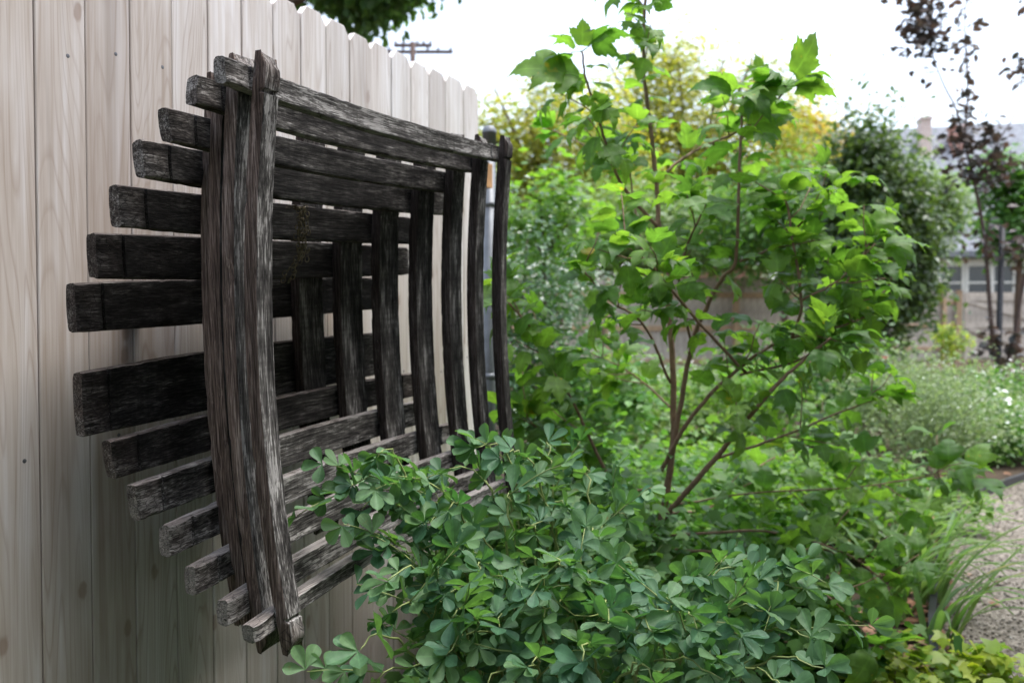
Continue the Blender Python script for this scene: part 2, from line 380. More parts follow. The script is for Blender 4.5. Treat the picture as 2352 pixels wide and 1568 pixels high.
# pebbles
ico = bmesh.new(); bmesh.ops.create_icosphere(ico, subdivisions=1, radius=1); iv = [tuple(v.co) for v in ico.verts]; iff = [tuple(v.index for v in f.verts) for f in ico.faces]; ico.free()
cd = []
while len(cd) < 9000:
    i = random.randrange(len(edge_s)-1); p = edge_s[i].lerp(edge_s[i+1], random.random())+right_off*(random.random()**1.1*.95)
    cd.append((p.x+random.uniform(-.02, .02), p.y+random.uniform(-.02, .02), .009))
cd = np.array(cd); X, Y, Z = frames(len(cd), .85); sz = rng.uniform(.003, .0085, len(cd))
o = scatter('loose_pebbles', [(a, b*.8, c*.6) for a, b, c in iv], iff, cd, X, Y, Z, sz, M_PEBBLE, None, True)
tag(o, 'loose beige pebbles scattered over the gravel path', 'gravel', kind='stuff')
eb = MB()
ev = [Vector((p.x, p.y, 0)) for p in edge_s]
for i, p in enumerate(ev[:-1]):
    q = ev[i+1]; d = (q-p).normalized(); nn = Vector((-d.y, d.x, 0))*.012
    eb.v += [p-nn, p+nn, p+nn+Vector((0, 0, .06)), p-nn+Vector((0, 0, .06))]
eb.v += [ev[-1]-nn, ev[-1]+nn, ev[-1]+nn+Vector((0, 0, .06)), ev[-1]-nn+Vector((0, 0, .06))]
for i in range(len(ev)-1):
    for j in range(4): a = 4*i+j; b = 4*i+(j+1) % 4; eb.f.append((a, b, b+4, a+4))
o = eb.build('path_edging', M_BLACK); tag(o, 'low black plastic edging strip along the gravel path', 'edging')

# ------------------------------------------------------------------ the board fence
JY = [.975, 1.075, 1.174, 1.278, 1.380, 1.483, 1.588, 1.692, 1.796, 1.901, 2.006, 2.117, 2.227, 2.340, 2.455, 2.588, 2.705]
JY = [.975-.1025*k for k in range(15, 0, -1)]+JY
fence = empty('board_fence', (0, 0, 0))
tag(fence, 'tall whitewashed wooden fence of upright dog-eared boards', 'fence')
def top_z(y): return 1.879+.0485*(y-1.69)
zrow1 = onx(443, 178, 0).z; zrow2 = onx(25, 1032, 0).z
nail_me = None
def board(y0, y1, i):
    w_ = y1-y0-.0022; h = top_z((y0+y1)/2)+random.uniform(-.006, .006); t = .019; dg = .026
    zb = .03; prof = [(-w_/2, zb), (w_/2, zb), (w_/2, h-dg), (w_/2-dg*.85, h), (-w_/2+dg*.85, h), (-w_/2, h-dg)]
    bm = bmesh.new()
    vf = [bm.verts.new((0, a, b)) for a, b in prof]; vb = [bm.verts.new((-t, a, b)) for a, b in prof]
    bm.faces.new(vf); bm.faces.new(list(reversed(vb)))
    for k in range(6): bm.faces.new((vf[k], vb[k], vb[(k+1) % 6], vf[(k+1) % 6]))
    bm.normal_update(); bmesh.ops.recalc_face_normals(bm, faces=bm.faces)
    bmesh.ops.bevel(bm, geom=list(bm.edges), offset=.0016, segments=1, affect='EDGES')
    me = bpy.data.meshes.new('board'); bm.to_mesh(me); bm.free()
    o = link('board', me, M_BOARD, fence); o.location = (random.uniform(-.0018, .0008), (y0+y1)/2, 0); o.rotation_euler = (random.uniform(-.0008, .0008), 0, R(random.uniform(-.7, .7)))
    return o, w_
for i in range(len(JY)-1):
    o, w_ = board(JY[i], JY[i+1], i)
    yc = (JY[i]+JY[i+1])/2
    for zr in (zrow1+.0485*(yc-1.4), zrow2+.0485*(yc-.95)):
        for sy in ((-.28, .27) if random.random() < .2 else (random.choice((-.25, .1, .22)),)):
            if nail_me is None:
                mb = MB().lathe([(.0040, 0), (.0037, .0008), (.0020, .0012)], n=10); nail_me = pydata('nail', mb.v, mb.f); nail_me.materials.append(M_NAIL)
            nl = bpy.data.objects.new('nail', nail_me); col.objects.link(nl); nl.parent = o
            nl.location = (-.0006, sy*w_+random.uniform(-.005, .005), zr+random.uniform(-.03, .03)); nl.rotation_euler = (0, R(90), 0)
y_end = JY[-1]
for zr, nm in ((zrow1, 0), (zrow2, 1), (.30, 2)):
    slope = .0485; ya, yb = -.55, (onx(1131, 402, -.0215).y if nm == 0 else y_end-.002)
    M = Matrix.Translation((-.040, 0, 0))
    mb = MB()
    for yy in (ya, yb):
        zc = (onx(1124, 402, 0).z if nm == 0 else zr)+slope*(yy-(y_end if nm == 0 else 1.2))
        mb.v += [Vector((-.0215, yy, zc-.045)), Vector((-.0215, yy, zc+.045)), Vector((-.059, yy, zc+.045)), Vector((-.059, yy, zc-.045))]
    mb.f = [(0, 1, 2, 3), (7, 6, 5, 4), (0, 4, 5, 1), (1, 5, 6, 2), (2, 6, 7, 3), (3, 7, 4, 0)]
    mb.build('rail', M_RAIL, fence)
# steel end post with a domed cap
pz = onx(1125, 290, -.086).z; post = empty('fence_post', (-.086, onx(1124, 330, -.086).y, 0))
tag(post, 'galvanised steel pipe post with domed cap at the end of the board fence', 'post')
MB().lathe([(.024, 0), (.024, pz-.03)], post.location, 20).build('pipe', M_GALV, post, True)
MB().lathe([(.0275, pz-.075), (.0275, pz-.032), (.030, pz-.031), (.029, pz-.024), (.025, pz-.010), (.016, pz-.001), (.004, pz+.002)], post.location, 20).build('cap', M_GALV, post, True)
for zz in (pz-.32, pz-1.0):
    MB().lathe([(.0265, zz), (.0265, zz+.022)], post.location, 20).build('clamp', M_GALV, post, True)

# ------------------------------------------------------------------ the barrel-stave sculpture
RHO = .056; E1 = Vector((0, math.cos(RHO), math.sin(RHO))); E2 = Vector((0, -math.sin(RHO), math.cos(RHO)))
SC = Vector((0, 1.475, 1.063)); SAG = .036; T = .0262; LST = .985
sculpt = empty('stave_sculpture', SC)
tag(sculpt, 'square funnel sculpture of crossed dark barrel staves hung on the fence', 'sculpture')
def csag(s): return SAG*(2*s/LST)**2
def stave(seed, L, wend, color, wander=.0005, cham=(.010, .18), sag=SAG):
    random.seed(seed); nz_off = Vector((seed*7.3, 1.7, 3.1))
    d_end = [0, .003, .008, .014, .020, .030, .042, .0525, .0545, .0585, .0605, .07]
    ss = [-L/2+d for d in d_end]+list(np.linspace(-L/2+.085, L/2-.085, 70))+[L/2-d for d in reversed(d_end)]
    nw, ntk = 9, 3
    ring = [(-1+2*i/nw, 1) for i in range(nw)]+[(1, 1-2*i/ntk) for i in range(ntk)]+[(1-2*i/nw, -1) for i in range(nw)]+[(-1, -1+2*i/ntk) for i in range(ntk)]
    n = len(ring); V = []; tipv = []
    cut = random.uniform(-.004, .004); cut2 = random.uniform(-.004, .004)
    for s in ss:
        d = L/2-abs(s); w_ = wend*(1+.13*(1-(2*s/L)**2)); base = sag*(2*s/LST)**2
        ch = 0.
        if d < cham[0]: ch = (1-d/cham[0])*cham[1]*T
        elif .0535 < d < .0595: ch = .0052
        for a, b in ring:
            r = 1-.0025/(w_/2)*(1 if abs(a) > .99 and abs(b) > .99 else 0)
            y = a*w_/2*r; z = b*T/2*(1-(.08 if abs(a) > .99 and abs(b) > .99 else 0))
            if b > 0: z -= ch*(b)
            z += .0028*(2*y/w_)**2
            p = Vector((s+(cut if s < 0 else cut2)*a*(1 if d < .05 else 0), y, z+base))
            q = p+nz_off
            nn = noise.noise_vector(Vector((q.x*9, q.y*55, q.z*55)))*wander*1.1
            n2 = noise.noise_vector(Vector((q.x*45, q.y*160, q.z*160)))*wander*.55
            corner = (abs(a) > .99 and abs(b) > .3)
            p += Vector((nn.x*.6, nn.y, nn.z))+n2*(1.5 if corner else .7)
            if corner:                                    # chipped arrises
                ck = max(0, noise.noise(Vector((q.x*26, seed+a*3, b*5)))-.18); p.y -= a*ck*.006; p.z -= b*ck*.004
            V.append(p); tipv.append(1.0 if d < .052 else 0.)
    Fc = []; ed = []
    for i in range(len(ss)-1):
        for j in range(n):
            a = i*n+j; b = i*n+(j+1) % n; Fc.append((a, b, b+n, a+n))
            ed.append(1. if (nw <= j < nw+ntk or j >= 2*nw+ntk) else 0.)
    # end caps: strips between the two faces
    for i0, flip in ((0, False), ((len(ss)-1)*n, True)):
        top = list(range(0, nw+1)); bot = [(2*nw+ntk-k) for k in range(nw+1)]
        for k in range(nw):
            f = (i0+top[k], i0+bot[k] % n, i0+bot[k+1] % n, i0+top[k+1])
            Fc.append(f if flip else f[::-1]); ed.append(.7)
        lside = [j % n for j in range(2*nw+ntk, 2*nw+2*ntk+1)]; rside = list(range(nw, nw+ntk+1))
        for sd_ in (lside, rside): Fc.append(tuple(i0+j for j in (sd_ if not flip else sd_[::-1]))); ed.append(.7)
    me = pydata('stave', V, Fc)
    bm = bmesh.new(); bm.from_mesh(me); bmesh.ops.recalc_face_normals(bm, faces=bm.faces); bm.to_mesh(me); bm.free()
    a = me.attributes.new('edge', 'FLOAT', 'FACE'); a.data.foreach_set('value', ed)
    a = me.attributes.new('tip', 'FLOAT', 'POINT'); a.data.foreach_set('value', tipv)
    me.polygons.foreach_set('use_smooth', [True]*len(me.polygons))
    me.set_sharp_from_angle(angle=R(35))
    o = link('stave', me, M_STAVE, sculpt); o.color = color
    return o
Uz = [.085, .169, .246, .316, .362, .408, .431]; Uw = [.082, .074, .067, .059, .051, .045, .039]
Lz = [-.077, -.168, -.234, -.294, -.350, -.397, -.420]; Lw = [.109, .066, .062, .052, .047, .042, .030]
VR = [.127, .210, .287, .360, .418, .443, .471]; VRw = [.084, .084, .082, .076, .064, .047, .037]
VL = [-.130, -.200, -.270, -.335, -.380, -.411, -.431]; VLw = [.08, .08, .08, .075, .072, .070, .037]
p = .056; hs = []; vs = []
for k in range(7):
    yk = (VR[k]-VL[k])/2; zk = (Uz[k]-Lz[k])/2; hs.append(p); v_ = p+csag(yk)+T-csag(zk); vs.append(v_)
    if k < 6: p = v_+csag((Uz[k+1]-Lz[k+1])/2)+T-csag(yk)
def put(o, X, e1, e2, vert, tilt=0):
    M = Matrix((E2, -E1, Vector((1, 0, 0)))).transposed() if vert else Matrix((E1, E2, Vector((1, 0, 0)))).transposed()
    M = (M @ Matrix.Rotation(tilt, 3, 'Z')).to_4x4(); M.translation = Vector((X, 0, 0))+E1*e1+E2*e2
    o.matrix_basis = M
silShadeU = [.38, .36, .42, .46, .48, .56, .74]; silShadeL = [.46, .44, .66, .74, .72, .78, .84]  # per-stave silvering; overhung upper and inner staves darkened, shade put into the colour
for k in range(7):
    put(stave(10+k, .985, Uw[k], (silShadeU[k], .25, .72, 1)), hs[k], -.012, Uz[k], False)
    put(stave(30+k, .985, Lw[k], (silShadeL[k], .45, .75, 1)), hs[k], -.010+(.006 if k % 2 else 0), Lz[k], False)
    put(stave(50+k, .955 if k < 6 else .94, VRw[k], (.58+.03*(k % 3), .30, .12, 1), cham=(.022, .6)), vs[k], VR[k], 0.004*(-1)**k, True)
    put(stave(70+k, .955 if k < 6 else .94, VLw[k], (.72 if k == 6 else (.72 if k == 5 else .42), 1.0, .5, 1), cham=(.022, .6), sag=(.048 if k == 6 else SAG)), vs[k]-(.010 if k == 6 else 0), VL[k], (-.004 if k == 6 else 0.004*(-1)**k), True)
random.seed(11)
# brackets that hold it off the fence boards
for e1, e2 in ((-.30, .085), (.30, .085)):
    P = SC+E1*e1+E2*e2
    MB().box((P.x+.001, P.y-.02, P.z-.025), (P.x+hs[0]-T/2+csag(.3)+.004, P.y+.02, P.z+.025)).build('mounting_block', M_TWIG, sculpt)

# tarnished chain draped over two upper staves
M_CHAIN = flat('tarnished_brass', (.15, .12, .06), .55, .4, .4, .5, 90, .2)
ch = MB()
def chain(p0, p1, nl, sway):
    for i in range(nl):
        t = (i+.5)/nl; c = p0.lerp(p1, t)+Vector((.004*math.sin(i*1.9+sway), .005*math.sin(i*.7+sway), 0)); a = (i % 2)*math.pi/2+sway
        d = (p1-p0).normalized(); u = d.orthogonal().normalized(); w_ = d.cross(u); u, w_ = u*math.cos(a)+w_*math.sin(a), w_*math.cos(a)-u*math.sin(a)
        L_ = (p1-p0).length/nl
        pts = [c+d*(L_*.72*math.cos(q))+u*(.0042*math.sin(q)) for q in [2*math.pi*j/9 for j in range(10)]]
        ch.tube(pts, .0009, 4, False)
xs1 = hs[3]+T/2+.005; xs2 = hs[2]+T/2+.005
for j, dx in enumerate((-9, -4, 1, 6, 11)):
    a = onx(694+dx, 478, xs1); b = onx(693+dx*.7, 600 if j in (0, 4) else 578, xs1); chain(a, b, 12, j*1.3)
    chain(a+Vector((-.03, .003, .004)), a, 3, j)
for j, dx in enumerate((-6, 8)):
    a = onx(696+dx, 572, xs1-.012); b = onx(655+dx, 648, xs2); chain(a, b, 9, j*2.1)
o = ch.build('hanging_chain', M_CHAIN, None, True); tag(o, 'tarnished brass chain strands hanging over the upper staves', 'chain')

# ------------------------------------------------------------------ leaves that can be told apart
def add_attr(me, name, dom, vals): a = me.attributes.new(name, 'FLOAT', dom); a.data.foreach_set('value', vals)
def lobed_leaf(seed, curl, fold, droop):
    rr = random.Random(seed)
    out = [(.0, .0), (.13, -.03), (.27, .03), (.36, .13), (.375, .20), (.46, .27), (.455, .34), (.54, .42), (.515, .48), (.60, .64), (.46, .605), (.40, .65), (.27, .585),
           (.285, .68), (.225, .74), (.235, .81), (.15, .86), (.145, .92), (.06, .97), (0, 1.08)]
    K = len(out); rows = [0, .35, .7, 1]; V = []; vn = []
    jit = [[(rr.uniform(-.02, .02), rr.uniform(-.02, .02)) for _ in out] for s in (0, 1)]
    sc = [rr.uniform(.88, 1.1), rr.uniform(.88, 1.1)]
    ph = rr.uniform(0, 6); idx = {}
    for si, s in enumerate((1, -1)):
        for i, (ox, oy) in enumerate(out):
            if 0 < i < K-1: ox = ox*sc[si]+jit[si][i][0]; oy += jit[si][i][1]
            my = 1.08*(i/(K-1))**1.35*.97 if i < K-1 else 1.08
            for ri, t in enumerate(rows):
                if t == 0 and s == -1 and (0, 0, i) in idx: idx[(si, ri, i)] = idx[(0, 0, i)]; continue
                x = s*ox*t; y = my+(oy-my)*t; r = math.hypot(x, y-.45)
                z = fold*abs(x)-droop*y*y-curl*max(0, r-.28)**2*3.2+.035*math.sin(x*9+ph)*t+.03*math.sin(y*11+ph*2)*t
                z += .018*math.cos(i*math.pi*.95)*t*(1-t)*2
                idx[(si, ri, i)] = len(V); V.append(Vector((x, y+.28, z))); vn.append(1. if t == 0 else (.55 if i in (9, 10) else 0.))
    Fc = []
    for si in (0, 1):
        for i in range(K-1):
            for ri in range(3):
                q = [idx[(si, ri, i)], idx[(si, ri+1, i)], idx[(si, ri+1, i+1)], idx[(si, ri, i+1)]]
                if si: q = q[::-1]
                if len(set(q)) == 4: Fc.append(tuple(q))
    n0 = len(V)
    for yy in (0, .30):
        for a in (0, 2.09, 4.19): V.append(Vector((.012*math.cos(a), yy, .012*math.sin(a)))); vn.append(1.)
    for a in range(3): b = (a+1) % 3; Fc.append((n0+a, n0+b, n0+3+b, n0+3+a))
    me = pydata('leaf', V, Fc, True); add_attr(me, 'vein', 'POINT', vn)
    me.materials.append(L_VIB); return me
VIBS = [lobed_leaf(1, .25, .12, .10), lobed_leaf(2, .55, .2, .22), lobed_leaf(3, .1, .25, .05), lobed_leaf(4, .8, .1, .15), lobed_leaf(5, .4, -.12, .3), lobed_leaf(6, 1.15, .1, .3), lobed_leaf(7, .2, .05, .18)]

HW = [(0, .018), (.12, .05), (.28, .125), (.46, .215), (.64, .275), (.80, .275), (.92, .19), (1.0, .03)]
def trifoliate(seed):
    rr = random.Random(seed); V = []; Fc = []; vn = []
    for k, ang in enumerate((rr.uniform(-75, -45), rr.uniform(-12, 12), rr.uniform(45, 78))):
        ca, sa = math.cos(R(ang)), math.sin(R(ang)); sz = rr.uniform(.85, 1.08)*(1 if k == 1 else .93); el = rr.uniform(-.15, .45); cup = rr.uniform(.15, .5); bend = rr.uniform(-.1, .30); ww = rr.uniform(.88, 1.12)
        n0 = len(V)
        for t, hw in HW:
            for a in (-1, -.5, 0, .5, 1):
                x = a*hw*ww; z = el*t-bend*t*t+cup*abs(x)*abs(a)-(.015 if a == 0 else 0)
                V.append(Vector((x*ca+t*sa, -x*sa+t*ca, z))*sz+Vector((0, .10, 0))); vn.append(1. if a == 0 else 0.)
        for i in range(len(HW)-1):
            for j in range(4): a = n0+i*5+j; Fc.append((a, a+1, a+6, a+5))
    me = pydata('leaf', V, Fc, True); add_attr(me, 'vein', 'POINT', vn); me.materials.append(L_BAP); return me
TRIS = [trifoliate(s) for s in range(8)]

def leaf_matrix(pos, ydir, zdir, size):
    Yv = Vector(ydir).normalized(); Zv = Vector(zdir); Zv = Zv-Yv*Zv.dot(Yv)
    if Zv.length < 1e-4: Zv = Yv.orthogonal()
    Zv.normalize(); Xv = Yv.cross(Zv); M = (Matrix((Xv, Yv, Zv)).transposed()*size).to_4x4(); M.translation = pos; return M
def place_leaves(root, specs, limit, name_rest):
    """specs: (mesh, matrix). The ones showing largest become leaf objects, the rest one mesh."""
    specs = sorted(specs, key=lambda s: (s[1].translation-C0).length/s[1].to_scale()[0])
    inv = Matrix.Translation(-Vector(root.location))
    for me, M in specs[:limit]:
        o = bpy.data.objects.new('leaf', me); col.objects.link(o); o.parent = root; o.matrix_basis = inv @ M
    rest = specs[limit:]
    if rest:
        V = []; Fc = []; rn = []; vn = []
        for me, M in rest:
            k0 = len(V); Q = inv @ M; V += [Q @ v.co for v in me.vertices]; r_ = random.random()
            vn += [a.value for a in me.attributes['vein'].data]
            for p_ in me.polygons: Fc.append(tuple(k0+i for i in p_.vertices)); rn.append(r_)
        me2 = pydata(name_rest, V, Fc, True); add_attr(me2, 'rnd', 'FACE', rn); add_attr(me2, 'vein', 'POINT', vn)
        tag(link(name_rest, me2, rest[0][0].materials[0], root), kind='stuff')
def rv(s=1): return Vector((random.gauss(0, s), random.gauss(0, s), random.gauss(0, s)))

# ---- lobed-leaf shrub in the middle of the bed
vib_base = at(1500, 1300, 2.62); vib = empty('lobed_leaf_shrub', (vib_base.x, vib_base.y, 0))
tag(vib, 'tall open shrub with lobed maple-like green leaves on brown stems', 'shrub')
random.seed(21); VS = []
BR = [  # (pixel x, pixel y, depth), radii at start/end, leafy from which fraction
 ([(1490, 1500, 2.62), (1500, 1270, 2.62), (1532, 1130, 2.62), (1548, 950, 2.6), (1535, 700, 2.6), (1515, 540, 2.6), (1508, 420, 2.6), (1492, 280, 2.58), (1478, 150, 2.55), (1482, 0, 2.5), (1490, -90, 2.5)], .0125, .004, .55),
 ([(1516, 530, 2.6), (1440, 440, 2.52), (1400, 360, 2.48), (1375, 270, 2.45), (1345, 180, 2.42), (1337, 118, 2.4)], .006, .003, .25),
 ([(1512, 415, 2.6), (1560, 370, 2.65), (1610, 340, 2.7), (1700, 300, 2.6), (1770, 250, 2.45), (1806, 198, 2.33)], .0055, .003, .2),
 ([(1525, 1150, 2.6), (1560, 950, 2.55), (1595, 770, 2.5), (1655, 645, 2.45), (1690, 595, 2.4), (1697, 400, 2.35), (1706, 215, 2.32)], .009, .0035, .55),
 ([(1505, 1210, 2.62), (1640, 1055, 2.5), (1755, 915, 2.4), (1830, 840, 2.35), (1910, 775, 2.3)], .0095, .003, .35),
 ([(1518, 1080, 2.6), (1590, 955, 2.5), (1690, 852, 2.45), (1790, 785, 2.5), (1910, 755, 2.55), (2010, 720, 2.6)], .007, .003, .3),
 ([(1820, 775, 2.5), (1840, 690, 2.45), (1816, 520, 2.4), (1802, 440, 2.4)], .005, .003, .15),
 ([(1445, 1180, 2.55), (1380, 1060, 2.5), (1310, 910, 2.45), (1235, 775, 2.42), (1165, 690, 2.4)], .006, .003, .35),
 ([(1540, 880, 2.6), (1478, 745, 2.5), (1400, 690, 2.45), (1340, 620, 2.4)], .005, .0025, .2),
 ([(1712, 855, 2.45), (1600, 735, 2.3), (1500, 615, 2.22), (1430, 560, 2.2)], .005, .0025, .2),
 ([(1790, 785, 2.5), (1900, 700, 2.6), (1970, 610, 2.65), (2010, 530, 2.65)], .0045, .0025, .15),
 ([(1700, 860, 2.45), (1850, 820, 2.6), (1950, 740, 2.7), (2040, 660, 2.75)], .0045, .0025, .2),
 ([(1640, 1055, 2.5), (1800, 1000, 2.6), (1920, 950, 2.7), (2030, 910, 2.8)], .0045, .0025, .2),
 ([(1540, 1160, 2.62), (1750, 1130, 2.7), (1950, 1120, 2.75), (2120, 1095, 2.8), (2230, 1085, 2.8)], .0032, .0015, .1),
 ([(1530, 1230, 2.62), (1760, 1220, 2.6), (1940, 1270, 2.5), (2050, 1350, 2.4)], .005, .002, .25),
 ([(1530, 1260, 2.62), (1720, 1280, 2.5), (1890, 1360, 2.35), (2010, 1480, 2.25)], .005, .002, .3),
 ([(1590, 800, 2.52), (1560, 650, 2.4), (1580, 560, 2.35), (1620, 470, 2.3)], .0045, .0025, .2),
 ([(1700, 600, 2.4), (1790, 560, 2.5), (1880, 470, 2.55), (1930, 420, 2.6)], .0045, .0025, .15),
 ([(1545, 940, 2.6), (1480, 880, 2.7), (1420, 840, 2.75), (1330, 800, 2.8)], .004, .002, .3),
 ([(1530, 1120, 2.6), (1400, 1120, 2.6), (1290, 1030, 2.55), (1210, 960, 2.5)], .004, .002, .3),
 ([(1840, 690, 2.45), (1930, 640, 2.45), (2010, 560, 2.45)], .004, .002, .1),
 ([(1530, 1180, 2.62), (1640, 1160, 2.9), (1760, 1060, 3.1), (1880, 1010, 3.2)], .005, .002, .3),
 ([(1480, 600, 2.6), (1455, 470, 2.7), (1430, 380, 2.75), (1270, 300, 2.8)], .004, .002, .4),
]
sm = MB()
def leaf_pair(p, t, sz, ang, droop=None):
    u = t.orthogonal().normalized(); w_ = t.cross(u)
    for sg in (1, -1):
        if random.random() < .09: continue
        d = (u*math.cos(ang)+w_*math.sin(ang))*sg
        d = d+t*random.uniform(.1, .5)+rv(.22); d.z += random.uniform(-.38, .2) if droop is None else droop
        n_ = Vector((0, 0, 1))+rv(.27)-FW*random.uniform(-.1, .35)
        VS.append((random.choice(VIBS), leaf_matrix(p, d, n_, sz*random.uniform(.75, 1.15))))
for pts, r0, r1, lf in BR:
    P = smoothpath([at(*q) for q in pts], 7); K = len(P)
    P = [q+rv(.0009) for q in P]
    sm.tube(P, [r0+(r1-r0)*i/(K-1) for i in range(K)], 8)
    acc = 0; ang = random.uniform(0, 3)
    for i in range(1, K):
        seg = (P[i]-P[i-1]).length; acc += seg
        step = .046
        if i/(K-1) >= lf and acc > step:
            acc = 0; ang += math.pi/2+random.uniform(-.3, .3); t = (P[i]-P[i-1]).normalized()
            leaf_pair(P[i], t, .078, ang)
            if random.random() < (.17 if P[i].z > 1.5 else .5):      # side twig
                u = t.orthogonal().normalized(); u = Matrix.Rotation(random.uniform(0, 6.28), 3, t) @ u
                tw = [P[i]]; d = (u+t*.6+Vector((0, 0, .35))).normalized()
                for q in range(3): tw.append(tw[-1]+(d+rv(.12)).normalized()*random.uniform(.04, .06))
                sm.tube(tw, [.0022, .002, .0018, .0014], 5)
                for q in (1, 2, 3): leaf_pair(tw[q], (tw[q]-tw[q-1]).normalized(), .074, random.uniform(0, 3))
    t = (P[-1]-P[-2]).normalized()
    for q in range(2): leaf_pair(P[-1], t, .095, random.uniform(0, 3), .15)
sm.build('stem', M_STEM, vib, True)
for a, b, Z_, k_, n_ in [((1806, 195), (1890, 80), 2.32, 6, -1), ((1745, 200), (1742, 125), 2.35, 0, -1), ((1336, 122), (1340, 42), 2.4, 2, -1), ((1330, 175), (1180, 140), 2.4, 1, -.6),
                   ((1352, 190), (1240, 165), 2.42, 2, -.7), ((1488, 28), (1555, -25), 2.5, 6, -.7), ((1476, 38), (1478, 112), 2.53, 0, -.9), ((1703, 215), (1600, 182), 2.3, 1, -.4),
                   ((1706, 218), (1815, 195), 2.33, 6, -.6), ((1702, 290), (1820, 262), 2.36, 0, -.5), ((1695, 345), (1600, 335), 2.36, 4, .2), ((2040, 515), (2040, 450), 2.6, 2, -.9),
                   ((1530, 640), (1500, 710), 2.2, 0, .5), ((1960, 540), (1950, 470), 2.6, 0, -.8), ((1385, 230), (1420, 290), 2.4, 3, -.7), ((1475, 135), (1410, 120), 2.5, 5, .1)]:
    A = at(*a, Z_); B = at(*b, Z_-.02); VS.append((VIBS[k_], leaf_matrix(A, B-A, FW*n_+Vector((0, 0, .25))+RT*(.9 if k_ == 6 else .35), (B-A).length/1.3)))
place_leaves(vib, VS, 300, 'foliage')

# ---- blue-green wild indigo in the foreground
bap_c = at(1270, 784, 1.72); bap = empty('wild_indigo_bush', (bap_c.x, bap_c.y, 0))
tag(bap, 'sprawling blue-green bush with rounded leaves in threes in front of the sculpture', 'bush')
TIPS = [(778, 1005, 1.5), (735, 1065, 1.52), (745, 1150, 1.5), (785, 1250, 1.46), (835, 1315, 1.34), (765, 1470, 1.27), (770, 1560, 1.27), (890, 1075, 1.7), (1000, 1040, 1.68), (1075, 988, 1.62),
        (1135, 1005, 1.58), (1190, 1030, 1.7), (1255, 985, 1.8), (1345, 1040, 1.8), (1410, 1085, 1.8), (1300, 1120, 1.6), (1440, 1170, 1.66), (1150, 1130, 1.5), (1010, 1155, 1.5), (900, 1190, 1.5),
        (850, 1390, 1.35), (965, 1350, 1.36), (1080, 1300, 1.4), (1200, 1280, 1.42), (1000, 1480, 1.27), (1120, 1420, 1.3), (1250, 1400, 1.32), (1350, 1330, 1.42), (1460, 1290, 1.5), (1600, 1330, 1.5),
        (1705, 1300, 1.5), (1800, 1290, 1.5), (1842, 1340, 1.45), (1865, 1450, 1.36), (1885, 1515, 1.32), (1700, 1440, 1.3), (1600, 1420, 1.25), (1500, 1440, 1.25), (1395, 1420, 1.2), (1330, 1500, 1.2),
        (1500, 1550, 1.2), (1660, 1545, 1.2), (1800, 1560, 1.25), (1100, 1550, 1.25), (920, 1560, 1.3), (880, 1280, 1.5), (950, 1230, 1.6), (1060, 1210, 1.55), (1230, 1200, 1.55), (1370, 1220, 1.55),
        (1560, 1400, 1.4), (1420, 1360, 1.4), (1160, 1360, 1.45), (1760, 1390, 1.4), (800, 1130, 1.58), (840, 1090, 1.62), (1300, 1290, 1.35), (1220, 1520, 1.22), (1030, 1400, 1.32), (1640, 1500, 1.22)]
BS = []; sb = MB(); random.seed(33)
for (px, py, Z_) in TIPS:
    tip = at(px+((84 if py < 1280 else 62) if px < 1000 else (20 if px < 1200 else 0)), py+(44 if py < 1130 else 16), Z_); a = random.uniform(0, 6.28); base = Vector((bap_c.x+.16*math.cos(a), bap_c.y+.16*math.sin(a), 0))
    base = base.lerp(Vector((tip.x, tip.y, 0)), .25)
    ctrl = base.lerp(tip, .45); ctrl.z = max(tip.z*1.12, tip.z+.06)
    n_ = 26; P = [base*(1-t)**2+ctrl*2*t*(1-t)+tip*t*t for t in [i/n_ for i in range(n_+1)]]
    P = [q+rv(.003) for q in P]
    sb.tube(P, [.0042-(.0042-.0011)*i/n_ for i in range(n_+1)], 5)
    acc = 0; sg = 1
    for i in range(5, n_+1):
        t = (P[i]-P[i-1]); acc += t.length; t.normalize()
        if acc > (.047 if i > n_*.5 else .08):
            acc = 0; sg = -sg
            side = t.cross(Vector((0, 0, 1))); side = side.normalized() if side.length > .1 else Vector((1, 0, 0))
            d = side*sg+t*.55+rv(.3)+Vector((0, 0, random.uniform(-.2, .5))); n2 = Vector((0, 0, 1))+rv(.55)-FW*.25
            BS.append((random.choice(TRIS), leaf_matrix(P[i], d, n2, random.uniform(.036, .053))))
            if i > n_*.4 and random.random() < .30:                     # side shoot
                q = [P[i]]; dd = (side*sg*.8+t*.7+Vector((0, 0, .3))+rv(.2)).normalized()
                for s in range(4): dd = (dd+rv(.14)-Vector((0, 0, .05))).normalized(); q.append(q[-1]+dd*.03)
                sb.tube(q, [.0016, .0014, .0012, .001, .0008], 4)
                for s in range(1, 5): BS.append((random.choice(TRIS), leaf_matrix(q[s], dd+rv(.75), Vector((0, 0, 1))+rv(.55)-FW*.25, random.uniform(.033, .047))))
    for s in range(2): BS.append((random.choice(TRIS), leaf_matrix(P[-1], t+rv(.4), Vector((0, 0, 1))+rv(.5)-FW*.3, random.uniform(.039, .051))))
# keep the leaves off the near stave and clear of the lens
sb.build('stem', M_GSTEM, bap, True)
place_leaves(bap, BS, 300, 'foliage')
print('viburnum leaves', len(VS), 'baptisia leaves', len(BS))

